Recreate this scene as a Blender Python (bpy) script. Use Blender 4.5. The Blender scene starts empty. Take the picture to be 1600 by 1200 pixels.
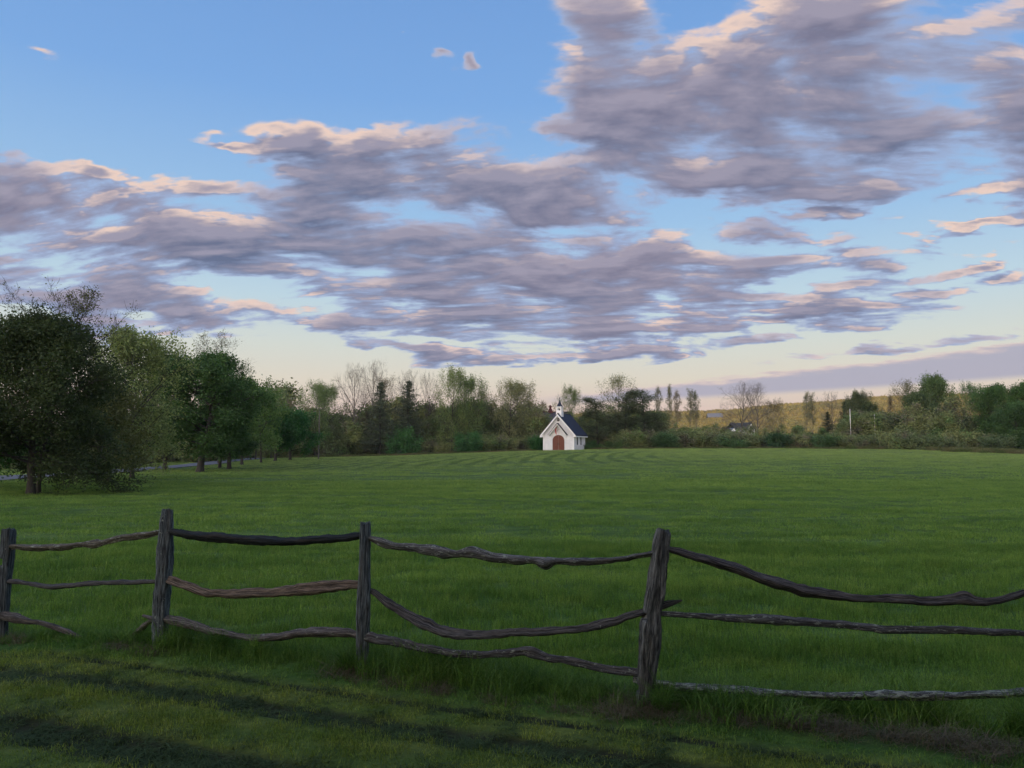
import bpy, math, random, time
import numpy as np
from mathutils import Vector, Matrix

T0 = time.time()
R = math.radians
scn = bpy.context.scene
COL = scn.collection

# ------------------------------------------------------------------ camera
CAM_Z = 1.85
PITCH = R(4.76)
FPX = 1200.0                      # focal length in pixels of a 1600 px wide picture
cam_d = bpy.data.cameras.new('camera')
cam = bpy.data.objects.new('camera', cam_d)
COL.objects.link(cam)
cam.location = (0, 0, CAM_Z)
cam.rotation_euler = (R(90) + PITCH, 0, 0)
cam_d.sensor_width = 36.0
cam_d.lens = 36.0 * FPX / 1600.0
cam_d.clip_start = 0.05
cam_d.clip_end = 20000
scn.camera = cam

SP, CP = math.sin(PITCH), math.cos(PITCH)


def ray(px, py):
    a, b = (px - 800) / FPX, (600 - py) / FPX
    return (a, CP - b * SP, SP + b * CP)


def at(px, py, Y):
    """the point of the place seen at that pixel of the photograph, Y metres ahead"""
    r = ray(px, py)
    k = Y / r[1]
    return Vector((r[0] * k, Y, CAM_Z + r[2] * k))


def azel(px, py):
    r = ray(px, py)
    l = math.sqrt(r[0] ** 2 + r[1] ** 2 + r[2] ** 2)
    return math.atan2(r[0], r[1]), math.asin(r[2] / l)


# ------------------------------------------------------------------ light
SUN_EL = R(2.5)
SUN_AZ = R(-152)                  # compass style, 0 = +Y, positive towards +X
world = bpy.data.worlds.new('World')
scn.world = world
world.use_nodes = True
WT = world.node_tree
WT.nodes.clear()


class NB:
    """small helper that writes node maths"""

    def __init__(s, tree):
        s.t = tree

    def n(s, typ, **kw):
        nd = s.t.nodes.new(typ)
        for k, v in kw.items():
            setattr(nd, k, v)
        return nd

    def put(s, sock, v):
        if v is None:
            return
        if isinstance(v, bpy.types.NodeSocket):
            s.t.links.new(v, sock)
        else:
            sock.default_value = v

    def m(s, op, a, b=None, c=None, clamp=False):
        nd = s.n('ShaderNodeMath', operation=op, use_clamp=clamp)
        for i, v in enumerate((a, b, c)):
            s.put(nd.inputs[i], v)
        return nd.outputs[0]

    def v(s, op, a, b=None, scale=None):
        nd = s.n('ShaderNodeVectorMath', operation=op)
        s.put(nd.inputs[0], a)
        s.put(nd.inputs[1], b)
        if scale is not None:
            s.put(nd.inputs['Scale'], scale)
        return nd.outputs['Value'] if op in ('LENGTH', 'DOT_PRODUCT') else nd.outputs[0]

    def step(s, x, a, b, c=0.0, d=1.0, smooth=True):
        nd = s.n('ShaderNodeMapRange', interpolation_type='SMOOTHSTEP' if smooth else 'LINEAR')
        for i, v in enumerate((x, a, b, c, d)):
            s.put(nd.inputs[i], v)
        return nd.outputs[0]

    def noise(s, vec, scale, detail=4, rough=0.55, lac=2.0, dist=0.0, color=False):
        nd = s.n('ShaderNodeTexNoise')
        s.put(nd.inputs['Vector'], vec)
        s.put(nd.inputs['Scale'], scale)
        nd.inputs['Detail'].default_value = detail
        nd.inputs['Roughness'].default_value = rough
        nd.inputs['Lacunarity'].default_value = lac
        nd.inputs['Distortion'].default_value = dist
        return nd.outputs['Color' if color else 'Fac']

    def mix(s, f, a, b, mode='MIX'):
        nd = s.n('ShaderNodeMix', data_type='RGBA', blend_type=mode)
        s.put(nd.inputs[0], f)
        for k, v in ((6, a), (7, b)):
            if isinstance(v, (tuple, list)) and len(v) == 3:
                v = (*v, 1)
            s.put(nd.inputs[k], v)
        return nd.outputs[2]

    def ramp(s, fac, stops):
        nd = s.n('ShaderNodeValToRGB')
        s.put(nd.inputs[0], fac)
        e = nd.color_ramp.elements
        while len(e) > 1:
            e.remove(e[-1])
        for i, (p, c) in enumerate(stops):
            el = e[0] if i == 0 else e.new(p)
            el.position = p
            el.color = (*c, 1)
        return nd.outputs[0]

    def xyz(s, vec):
        nd = s.n('ShaderNodeSeparateXYZ')
        s.put(nd.inputs[0], vec)
        return nd.outputs

    def comb(s, x, y, z=0.0):
        nd = s.n('ShaderNodeCombineXYZ')
        for i, v in enumerate((x, y, z)):
            s.put(nd.inputs[i], v)
        return nd.outputs[0]

    def mapping(s, vec, loc=(0, 0, 0), rot=(0, 0, 0), sc=(1, 1, 1), kind='POINT'):
        nd = s.n('ShaderNodeMapping', vector_type=kind)
        s.put(nd.inputs[0], vec)
        nd.inputs['Location'].default_value = loc
        nd.inputs['Rotation'].default_value = rot
        nd.inputs['Scale'].default_value = sc
        return nd.outputs[0]


# cloud banks: where each stands (written as the place of the photograph it is seen at, turned at once into a
# compass direction and an elevation), how wide and tall it is, its slope and how dense
CLOUDS = [
    # upper right mass
    (960, 60, 130, 130, 0, .9), (1040, 160, 210, 80, -4, .95), (1250, 60, 260, 120, 0, .85), (1180, 170, 260, 110, 0, .9),
    (1460, 130, 300, 150, 5, .9), (1420, 235, 300, 70, 5, .9), (1650, 180, 200, 160, 5, .9), (1240, 265, 190, 32, 5, .7),
    (1600, 20, 200, 60, 0, .6), (1540, 110, 190, 50, 5, .55), (1500, 258, 190, 30, 8, .6),
    # dark middle bank
    (560, 255, 210, 50, -4, .95), (720, 262, 240, 70, 0, 1.0), (860, 290, 260, 85, 0, 1.0), (1000, 235, 170, 60, 5, .9),
    (1080, 290, 170, 40, 5, .6), (880, 335, 220, 30, 0, .8), (430, 245, 70, 18, 0, .4), (860, 190, 90, 20, 0, .45),
    # left banks
    (60, 315, 260, 68, 0, 1.0), (320, 345, 300, 60, -2, 1.0), (120, 400, 330, 50, 0, .9), (420, 385, 240, 45, -4, .85),
    (20, 285, 110, 30, 0, .7), (310, 298, 150, 26, 5, .6), (520, 345, 110, 30, 0, .6),
    (110, 272, 60, 14, 0, .5), (-150, 330, 250, 90, 0, .9),
    # long lower bank
    (480, 325, 150, 45, 0, .85), (640, 350, 210, 34, 0, .8), (540, 300, 120, 40, 0, .7),
    (620, 430, 300, 60, -6, 1.0), (840, 440, 330, 74, 0, 1.0), (760, 400, 230, 40, 0, .8), (1000, 455, 240, 55, 3, .9),
    (1200, 425, 260, 28, 7, .7), (820, 495, 240, 22, 0, .5), (1380, 405, 110, 18, 8, .5),
    # streaks
    (1000, 505, 300, 24, 5, .65), (1180, 487, 260, 26, 7, .7), (1450, 455, 200, 14, 9, .55), (1340, 440, 110, 14, 8, .55),
    (1110, 362, 250, 24, -4, .75), (1290, 380, 110, 16, -8, .4), (1010, 400, 80, 14, 12, .45),
    (1500, 305, 160, 13, 7, .6), (1500, 353, 190, 13, 3, .55), (1540, 385, 110, 10, 6, .4), (1540, 215, 160, 18, 5, .4),
    (120, 465, 230, 20, 2, .6), (330, 470, 260, 30, -3, .5), (200, 505, 300, 22, 2, .6), (420, 485, 220, 18, 0, .5),
    (620, 533, 130, 9, -5, .55), (770, 553, 170, 20, 0, .75), (930, 547, 200, 12, 4, .5),
    (120, 520, 130, 16, 0, .6), (60, 440, 150, 18, 0, .4),
    (1060, 553, 90, 6, 6, .4), (1400, 540, 260, 9, 5, .5), (1380, 503, 70, 5, 6, .3), (230, 548, 120, 6, 0, .0),
    (1260, 512, 280, 12, 6, .6), (1310, 472, 200, 12, 8, .55), (1480, 418, 130, 9, 8, .5), (1270, 330, 150, 9, 4, .45),
    (1330, 288, 170, 14, 6, .6), (1130, 328, 110, 16, 6, .6), (700, 515, 200, 12, -3, .5), (520, 500, 130, 14, -5, .55), (250, 445, 200, 12, 0, .5),
    # small puffs
    (626, 57, 34, 15, 15, .55), (692, 86, 40, 11, -15, .5), (748, 92, 20, 11, 0, .5), (348, 230, 60, 8, -5, .5),
    (45, 98, 60, 9, 0, .2),
]


def cloud_group():
    g = bpy.data.node_groups.new('cloud_density', 'ShaderNodeTree')
    g.interface.new_socket('Dir', in_out='INPUT', socket_type='NodeSocketVector')
    g.interface.new_socket('Density', in_out='OUTPUT', socket_type='NodeSocketFloat')
    b = NB(g)
    gi, go = b.n('NodeGroupInput'), b.n('NodeGroupOutput')
    d = gi.outputs[0]
    x, y, z = b.xyz(d)
    az = b.m('ARCTAN2', x, y)
    el = b.m('ARCSINE', b.m('MINIMUM', b.m('MAXIMUM', z, -.999), .999))
    # cloud layer seen from below: a plane, so everything draws together towards the horizon
    zz = b.m('ADD', b.m('MAXIMUM', z, 0.0), 0.22)
    pl = b.comb(b.m('DIVIDE', x, zz), b.m('DIVIDE', y, zz), 0.0)
    plr = b.mapping(pl, rot=(0, 0, R(11)), sc=(.72, 1.0, 1.0))
    warp = b.noise(plr, 1.1, 3, .55, color=True)
    w2 = b.v('SUBTRACT', warp, (.5, .5, .5))
    # uneven edges of the banks
    uv = b.comb(az, el, 0.0)
    squash = b.m('MULTIPLY', b.m('ADD', b.m('MAXIMUM', z, 0.0), .05), .26)
    wx, wy, _ = b.xyz(w2)
    uvw = b.v('ADD', uv, b.comb(b.m('MULTIPLY', wx, .10), b.m('MULTIPLY', wy, squash), 0.0))
    fw = b.v('SUBTRACT', b.noise(plr, 9.0, 3, .6, color=True), (.5, .5, .5))
    fx, fy, _ = b.xyz(fw)
    uvw = b.v('ADD', uvw, b.comb(b.m('MULTIPLY', fx, .075), b.m('MULTIPLY', fy, b.m('MULTIPLY', squash, .55)), 0.0))
    tot = None
    for (cx, cy, rx, ry, ang, wgt) in CLOUDS:
        ry = max(ry, ry * .75 + 7)
        wgt = wgt * .88 if rx < 62 else max(wgt, min(.62, wgt * 1.25))
        a0, e0 = azel(cx, cy)
        a1, _e = azel(cx + 20, cy)
        _a, e1 = azel(cx, cy - 20)
        kx, ky = (a1 - a0) / 20, (e1 - e0) / 20
        mp = b.mapping(uvw, (a0, e0, 0), (0, 0, R(ang)), (max(rx * kx * 1.25, 1e-3), max(ry * ky * 1.35, 1e-3), 1), 'TEXTURE')
        gr = b.n('ShaderNodeTexGradient', gradient_type='QUADRATIC_SPHERE')
        g.links.new(mp, gr.inputs[0])
        tot = b.m('MULTIPLY_ADD', gr.outputs['Fac'], wgt * 1.55, tot if tot is not None else 0.0)
    tot = b.m('MINIMUM', tot, b.m('ADD', .53, b.m('MULTIPLY', tot, .17)))
    # the rest of the sky, round the sides and behind: the same broken layer
    side = b.step(b.m('ABSOLUTE', az), R(38), R(55))
    high = b.step(el, R(34), R(48))
    rest = b.m('MULTIPLY', b.m('MAXIMUM', side, high), b.step(b.noise(plr, .45, 2, .5), .42, .62))
    rest = b.m('MULTIPLY', rest, b.step(el, R(1), R(7)))
    tot = b.m('MAXIMUM', tot, b.m('MULTIPLY', rest, .62))
    # detail
    wp = b.v('ADD', plr, b.v('SCALE', w2, None, scale=.35))
    n1 = b.noise(wp, 4.6, 8, .56)
    n2 = b.noise(b.mapping(wp, (3, 7, 1), (0, 0, R(6)), (.55, 1.2, 1)), 13.0, 5, .55)
    det = b.m('ADD', b.m('MULTIPLY', b.m('SUBTRACT', n1, .5), 2.65), b.m('MULTIPLY', b.m('SUBTRACT', n2, .5), 1.25))
    dens = b.m('ADD', tot, b.m('MULTIPLY', det, b.step(tot, 0.0, .25, .35, 1.0)))
    g.links.new(dens, go.inputs[0])
    return g


def build_world():
    b = NB(WT)
    tc = b.n('ShaderNodeTexCoord')
    d = b.v('NORMALIZE', tc.outputs['Generated'])
    x, y, z = b.xyz(d)
    sky = b.n('ShaderNodeTexSky', sky_type='NISHITA')
    sky.sun_disc = False
    sky.sun_elevation = SUN_EL
    sky.sun_rotation = SUN_AZ
    sky.altitude = 300
    sky.air_density = 1.0
    sky.dust_density = 1.2
    sky.ozone_density = 1.6
    base = sky.outputs[0]
    # thin veil: dusk sky turning from blue to pale cream and pink at the rim
    zc = b.m('MAXIMUM', z, 0.0)
    veil = b.ramp(zc, SKY_TINT)
    base = b.mix(SKY_MIX, base, veil)
    G = cloud_group()
    def dens(vec):
        nd = b.n('ShaderNodeGroup')
        nd.node_tree = G
        WT.links.new(vec, nd.inputs[0])
        return nd.outputs[0]
    d0 = dens(d)
    off = b.m('ADD', b.m('MULTIPLY', zc, .035), .0035)
    up = b.v('ADD', d, b.comb(b.m('MULTIPLY', off, -.35), 0.0, off))
    d1 = dens(b.v('NORMALIZE', up))
    alpha = b.step(d0, .18, .52)
    thick = b.step(d0, .30, .85)
    edge = b.m('MULTIPLY', b.step(b.m('SUBTRACT', d0, d1), .09, .33), b.step(d0, 1.0, .5))
    zz = b.m('ADD', zc, 0.22)
    pl = b.comb(b.m('DIVIDE', x, zz), b.m('DIVIDE', y, zz), 0.0)
    big = b.noise(b.mapping(pl, (5, 2, 0), (0, 0, 0), (.6, 1, 1)), .9, 3, .5)
    body = b.mix(b.step(big, .38, .62), C_SLATE, C_MAUVE)
    sh = b.step(b.m('SUBTRACT', d0, d1), -.30, .34, 0, 1, False)
    body = b.mix(b.m('MULTIPLY', sh, .55), b.mix(.08, body, (0, 0, 0)), C_SOFT)
    thin = C_THIN
    col = b.mix(thick, thin, body)
    lit = b.m('MULTIPLY', edge, b.step(b.noise(b.mapping(pl, (1, 9, 0)), 1.6, 3, .5), .38, .60, .12, 1.0))
    col = b.mix(b.m('MULTIPLY', lit, .9), col, C_LIT)
    # flat far bank low over the hills
    low = b.n('ShaderNodeValue')
    az = b.m('ARCTAN2', x, y)
    el = b.m('ARCSINE', z)
    wv = b.m('MULTIPLY', b.m('SUBTRACT', b.noise(b.comb(b.m('MULTIPLY', az, 6.0), b.m('MULTIPLY', el, 40.0)), 2.6, 7, .68), .5), .030)
    def edgeline(pa, pb):
        (a0, e0), (a1, e1) = azel(*pa), azel(*pb)
        k = (e1 - e0) / (a1 - a0)
        return b.m('MULTIPLY_ADD', az, k, e0 - k * a0)
    top = b.m('ADD', edgeline((900, 612), (1600, 533)), wv)
    bot = edgeline((1000, 628), (1600, 592))
    bank = b.m('MULTIPLY', b.step(b.m('SUBTRACT', top, el), -.002, .005), b.step(b.m('SUBTRACT', el, bot), -.002, .007))
    bank = b.m('MULTIPLY', bank, b.step(az, R(0), R(8)))
    bank = b.m('MULTIPLY', bank, b.step(az, R(50), R(80), 1, 0))
    bank = b.m('MULTIPLY', bank, .85)
    rim = b.m('MULTIPLY', b.step(b.m('SUBTRACT', top, el), .010, .0), .8)
    out = b.mix(alpha, base, col)
    # the western half of the sky, where the sun has just gone behind the ridge, is the bright half
    sd = (math.sin(SUN_AZ) * math.cos(SUN_EL), math.cos(SUN_AZ) * math.cos(SUN_EL), math.sin(SUN_EL))
    toward = b.m('POWER', b.step(b.v('DOT_PRODUCT', d, sd), -.25, 1.0, 0, 1, False), 1.5)
    out = b.mix(1.0, out, b.mix(toward, (1, 1, 1), WEST), 'MULTIPLY')
    out = b.mix(bank, out, b.mix(rim, C_BANK, C_BANKLIT))
    bg = b.n('ShaderNodeBackground')
    WT.links.new(out, bg.inputs[0])
    bg.inputs[1].default_value = SKY_STRENGTH
    wo = b.n('ShaderNodeOutputWorld')
    WT.links.new(bg.outputs[0], wo.inputs[0])


def lin(r, g, b_):
    def f(c):
        c /= 255.0
        return c / 12.92 if c <= .04045 else ((c + .055) / 1.055) ** 2.4
    return (f(r), f(g), f(b_))


SKY_STRENGTH = 0.12
EXPOSURE = 0.0
K = 1.0 / SKY_STRENGTH / 2 ** EXPOSURE


def skc(r, g, b_):
    return tuple(c * K for c in lin(r, g, b_))


C_SLATE, C_MAUVE, C_THIN = skc(100, 114, 146), skc(128, 127, 151), skc(160, 178, 214)
C_SOFT = skc(180, 173, 190)
C_LIT, C_BANK, C_BANKLIT = skc(242, 212, 194), skc(166, 166, 188), skc(232, 204, 196)
SKY_TINT = [(0.0, skc(226, 192, 184)), (.05, skc(236, 210, 196)), (.085, skc(236, 226, 208)), (.13, skc(224, 230, 222)), (.19, skc(200, 226, 240)), (.28, skc(164, 206, 245)),
            (.42, skc(130, 180, 240)), (.62, skc(110, 158, 224)), (1.0, skc(94, 140, 206))]
SKY_MIX = 0.85
WEST = (8.0, 6.2, 4.6)
build_world()
world.cycles.sampling_method = 'MANUAL'
world.cycles.sample_map_resolution = 512

sun_d = bpy.data.lights.new('sun', 'SUN')
sun_d.energy = 5.0
sun_d.angle = R(0.5)
sun_d.color = (1.0, 0.72, 0.42)
sun = bpy.data.objects.new('sun', sun_d)
COL.objects.link(sun)
sv = Vector((math.sin(SUN_AZ) * math.cos(SUN_EL), math.cos(SUN_AZ) * math.cos(SUN_EL), math.sin(SUN_EL)))
sun.rotation_euler = sv.to_track_quat('Z', 'Y').to_euler()

scn.view_settings.view_transform = 'Standard'
scn.view_settings.look = 'None'
scn.view_settings.gamma = 1
scn.view_settings.exposure = EXPOSURE
scn.view_settings.use_curve_mapping = False

# ------------------------------------------------------------------ helpers
def tag(o, label=None, cat=None, group=None, kind=None):
    for k, v in (('label', label), ('category', cat), ('group', group), ('kind', kind)):
        if v:
            o[k] = v
    return o


def mesh_np(name, V, F, mats=(), smooth=False, uv=None):
    """V (n,3); F (m,k) array of equal polygons, or a list of such arrays"""
    me = bpy.data.meshes.new(name)
    if not isinstance(F, list):
        F = [F]
    F = [np.asarray(f, dtype=np.int32) for f in F if len(f)]
    me.vertices.add(len(V))
    me.vertices.foreach_set('co', np.asarray(V, dtype=np.float32).ravel())
    li = np.concatenate([f.ravel() for f in F])
    me.loops.add(len(li))
    me.loops.foreach_set('vertex_index', li)
    cnt = np.concatenate([np.full(len(f), f.shape[1]) for f in F])
    me.polygons.add(len(cnt))
    me.polygons.foreach_set('loop_start', np.concatenate([[0], np.cumsum(cnt)[:-1]]).astype(np.int32))
    me.polygons.foreach_set('loop_total', cnt.astype(np.int32))
    if smooth:
        me.polygons.foreach_set('use_smooth', np.ones(len(cnt), dtype=bool))
    if uv is not None:
        l = me.uv_layers.new(name='UVMap')
        l.data.foreach_set('uv', np.asarray(uv, dtype=np.float32)[li].ravel())
    me.update(calc_edges=True)
    for m in mats:
        me.materials.append(m)
    return me


def link(name, me, parent=None, color=None):
    o = bpy.data.objects.new(name, me)
    COL.objects.link(o)
    if parent is not None:
        o.parent = parent
    if color is not None:
        o.color = (*color, 1)
    return o


def empty(name, loc, rz=0, scale=1):
    o = bpy.data.objects.new(name, None)
    COL.objects.link(o)
    o.location = loc
    o.rotation_euler = (0, 0, rz)
    o.scale = (scale,) * 3 if not isinstance(scale, tuple) else scale
    o.empty_display_size = .3
    return o


class MB:
    """collects simple solids into one mesh"""

    def __init__(s):
        s.v, s.f = [], []

    def add(s, v, f):
        k = len(s.v)
        s.v += [tuple(p) for p in v]
        s.f += [tuple(i + k for i in q) for q in f]
        return s

    def box(s, c, d, M=None):
        x, y, z = (q / 2 for q in d)
        v = [Vector((sx * x, sy * y, sz * z)) for sx in (-1, 1) for sy in (-1, 1) for sz in (-1, 1)]
        if M:
            v = [M @ p for p in v]
        v = [p + Vector(c) for p in v]
        return s.add(v, [(0, 1, 3, 2), (4, 6, 7, 5), (0, 4, 5, 1), (2, 3, 7, 6), (0, 2, 6, 4), (1, 5, 7, 3)])

    def prism(s, poly, y0, y1, ax='y'):
        """poly in the x-z plane, pushed from y0 to y1"""
        n = len(poly)
        if ax == 'y':
            a = [(p[0], y0, p[1]) for p in poly] + [(p[0], y1, p[1]) for p in poly]
        else:
            a = [(y0, p[0], p[1]) for p in poly] + [(y1, p[0], p[1]) for p in poly]
        f = [tuple(range(n)), tuple(range(2 * n - 1, n - 1, -1))]
        f += [(i, i + n, (i + 1) % n + n, (i + 1) % n) for i in range(n)]
        return s.add(a, f)

    def cyl(s, c, r0, r1, h, n=10, rot=0):
        v = [(c[0] + r * math.cos(rot + 2 * math.pi * i / n), c[1] + r * math.sin(rot + 2 * math.pi * i / n), c[2] + z) for r, z in ((r0, 0), (r1, h)) for i in range(n)]
        f = [tuple(range(n - 1, -1, -1)), tuple(range(n, 2 * n))] + [(i, (i + 1) % n, (i + 1) % n + n, i + n) for i in range(n)]
        return s.add(v, f)

    def build(s, name, mat, parent=None, bevel=0):
        me = bpy.data.meshes.new(name)
        me.from_pydata(s.v, [], s.f)
        me.validate()
        import bmesh
        bm = bmesh.new()
        bm.from_mesh(me)
        bmesh.ops.recalc_face_normals(bm, faces=bm.faces)
        if bevel:
            bmesh.ops.bevel(bm, geom=bm.edges[:], offset=bevel, segments=1, affect='EDGES')
        bm.to_mesh(me)
        bm.free()
        me.materials.append(mat)
        return link(name, me, parent)


def smooth(a, b, x):
    t = np.clip((x - a) / (b - a), 0, 1)
    return t * t * (3 - 2 * t)


def vnoise(x, y, seed=0):
    """cheap smooth noise, -1..1"""
    xi, yi = np.floor(x).astype(np.int64), np.floor(y).astype(np.int64)
    xf, yf = x - xi, y - yi
    xf, yf = xf * xf * (3 - 2 * xf), yf * yf * (3 - 2 * yf)

    def h(i, j):
        n = (i * 374761393 + j * 668265263 + seed * 2147483647) & 0xffffffff
        n = ((n ^ (n >> 13)) * 1274126177) & 0xffffffff
        return ((n ^ (n >> 16)) & 0xffff) / 32767.5 - 1
    return (h(xi, yi) * (1 - xf) + h(xi + 1, yi) * xf) * (1 - yf) + (h(xi, yi + 1) * (1 - xf) + h(xi + 1, yi + 1) * xf) * yf


# ------------------------------------------------------------------ lie of the land
FX, FY, FS = -1.21, 6.46, -0.385                       # the fence runs y = FY + FS (x - FX)
FL = math.sqrt(1 + FS * FS)


def fence_off(x, y):
    """metres in front (+, camera side) of the fence line"""
    return (FY + FS * (x - FX) - y) / FL


RUTS = [(0.50, .045, .015), (.93, .155, .050), (1.83, .205, .055)]


def fence_y(x):
    """the fence itself: straight, then swinging away a little past its thickest post"""
    return FY + FS * (x - FX) + np.maximum(x - 1.0, 0) * .22


def rut_mask(x, y):
    f = fence_off(x, y) + .02 * vnoise(x * 1.3, y * 1.3, 5)
    m = np.zeros_like(f)
    d = np.zeros_like(f)
    for c, w, dep in RUTS:
        g = np.exp(-((f - c) / w) ** 4)
        m = np.maximum(m, g)
        d += dep * g
    return m, d


AX = [-140, -60, -40, -19, 0, 9, 25, 45, 62, 83, 110, 180]
AZ = [-.8, -.1, .15, .55, 1.2, 1.50, 1.70, 1.74, 1.62, 1.08, .5, -.5]


def ground_z(x, y):
    x = np.asarray(x, dtype=float)
    y = np.asarray(y, dtype=float)
    a = np.interp(x * 125 / np.maximum(y, 60), AX, AZ)
    z = a * smooth(22, 128, y)
    z = z - 9 * smooth(200, 520, y) * 1.0
    z = z + .035 * vnoise(x * .12, y * .25, 1) * smooth(3, 14, y) + .012 * vnoise(x * .9, y * .9, 2)
    z = z + .25 * vnoise(x * .03, y * .03, 3) * smooth(25, 90, y) * smooth(140, 100, y) * .5
    # the low ground left of the lane
    z = z - .35 * smooth(-45, -70, x) * smooth(20, 60, y)
    # behind the photographer the ground climbs to a wooded ridge
    z = z + 2.0 * smooth(-20, -120, y)
    _m, d = rut_mask(x, y)
    z = z - d * smooth(1.5, 2.5, y) - .03 * smooth(.1, -.3, fence_off(x, y)) * smooth(14, 9, y)
    z = z - .12 * smooth(-3.6, -5.4, x) * smooth(14, 9, y)
    # low bank the fence posts stand on
    z = z + .03 * np.exp(-(fence_off(x, y) / .35) ** 2) * smooth(14, 9, y)
    return z


def gz(x, y):
    return float(ground_z(np.array([x]), np.array([y]))[0])


# ------------------------------------------------------------------ materials
def newmat(name):
    m = bpy.data.materials.new(name)
    m.use_nodes = True
    t = m.node_tree
    t.nodes.clear()
    b = NB(t)
    out = b.n('ShaderNodeOutputMaterial')
    return m, b, out


def principled(b, out, color, rough=.8, bump=None, strength=.3, dist=.01, spec=.3):
    p = b.n('ShaderNodeBsdfPrincipled')
    if isinstance(color, tuple):
        color = (*color, 1) if len(color) == 3 else color
    b.put(p.inputs['Base Color'], color)
    b.put(p.inputs['Roughness'], rough)
    p.inputs['Specular IOR Level'].default_value = spec
    if bump is not None:
        bn = b.n('ShaderNodeBump')
        bn.inputs['Strength'].default_value = strength
        bn.inputs['Distance'].default_value = dist
        b.t.links.new(bump, bn.inputs['Height'])
        b.t.links.new(bn.outputs[0], p.inputs['Normal'])
    b.t.links.new(p.outputs[0], out.inputs[0])
    return p


def geo_pos(b):
    return b.n('ShaderNodeNewGeometry').outputs['Position']


G_DEEP, G_MID, G_YEL = (.066, .138, .024), (.118, .205, .040), (.180, .245, .050)
SOIL = (.022, .020, .013)


def grass_color(b, pos):
    """colour of the turf by place, shared by the sward and its blades"""
    x, y, z = b.xyz(pos)
    p2 = b.comb(x, y, 0.0)
    n1 = b.noise(b.mapping(p2, (0, 0, 0), (0, 0, R(4)), (.10, .60, 1)), 1.0, 5, .65)
    n2 = b.noise(b.mapping(p2, (7, 3, 0), (0, 0, 0), (1.2, 2.6, 1)), 1.0, 3, .6)
    c = b.mix(b.step(n1, .38, .66), G_DEEP, G_MID)
    c = b.mix(b.m('MULTIPLY', b.step(n2, .46, .72), .55), c, G_YEL)
    # tyre strip and verge
    f = b.m('DIVIDE', b.m('SUBTRACT', b.m('MULTIPLY_ADD', x, FS, FY - FS * FX), y), FL)
    tr = b.m('MULTIPLY', b.step(f, .30, .50), .75)
    c = b.mix(tr, c, b.mix(b.step(n2, .35, .65), (.112, .152, .028), (.185, .205, .042)))
    vg = b.m('MULTIPLY', b.step(f, -.75, -.15), b.step(f, .45, .20))
    c = b.mix(b.m('MULTIPLY', vg, .45), c, (.022, .075, .012))
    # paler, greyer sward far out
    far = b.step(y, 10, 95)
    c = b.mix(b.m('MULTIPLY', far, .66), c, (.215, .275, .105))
    # arcs left by the mower before the chapel
    bend = b.m('DIVIDE', b.m('SUBTRACT', y, 66.0), 22.0)
    bend = b.m('MULTIPLY', b.m('MULTIPLY', bend, bend), 2.4)
    wob = b.m('MULTIPLY', b.noise(b.mapping(p2, (0, 0, 0), (0, 0, 0), (.10, .03, 1)), 1.0, 2), 4.0)
    arc = b.m('SINE', b.m('MULTIPLY', b.m('ADD', b.m('SUBTRACT', x, bend), wob), 2.9))
    zone = b.m('MULTIPLY', b.step(y, 52, 72), b.step(y, 118, 100))
    zone = b.m('MULTIPLY', zone, b.step(x, 24, 8))
    c = b.mix(b.m('MULTIPLY', b.m('MULTIPLY', b.step(arc, -.1, .8), zone), .6), c, (.050, .090, .036))
    return c, f


def mat_ground():
    m, b, out = newmat('sward')
    pos = geo_pos(b)
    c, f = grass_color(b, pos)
    x, y, z = b.xyz(pos)
    p2 = b.comb(x, y, 0.0)
    fine = b.noise(p2, 14.0, 5, .7)
    mid = b.noise(b.mapping(p2, (0, 0, 0), (0, 0, 0), (.9, 2.4, 1)), 1.0, 6, .7)
    c = b.mix(b.m('MULTIPLY', b.step(fine, .35, .65), .5), b.mix(.55, c, (.010, .022, .005)), c)
    c = b.mix(b.m('MULTIPLY', b.step(mid, .58, .40), .32), c, (.018, .040, .010))
    near = b.step(y, 14, 8)
    ff = b.m('ADD', f, b.m('MULTIPLY', b.m('SUBTRACT', b.noise(p2, 4.0, 4, .6), .5), .11))
    ru = None
    for cc, w, dep in RUTS:
        g = b.step(b.m('ABSOLUTE', b.m('SUBTRACT', ff, cc)), w * 1.25, w * .6)
        ru = g if ru is None else b.m('MAXIMUM', ru, g)
    soil = b.mix(b.noise(p2, 30.0, 4, .7), (.012, .016, .009), (.036, .036, .020))
    c = b.mix(b.m('MULTIPLY', b.m('MULTIPLY', ru, near), .97), c, soil)
    # scuffed bare verge towards the right
    bare = b.m('MULTIPLY', b.step(b.m('ABSOLUTE', b.m('SUBTRACT', ff, .04)), .24, .08), b.step(x, 1.0, 1.9))
    c = b.mix(b.m('MULTIPLY', bare, .42), c, b.mix(b.noise(p2, 22.0, 4), (.020, .015, .010), (.046, .032, .020)))
    h = b.m('ADD', b.m('MULTIPLY', fine, .02), b.m('MULTIPLY', mid, .12))
    principled(b, out, c, .95, h, .7, 1.0, .1)
    return m


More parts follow.
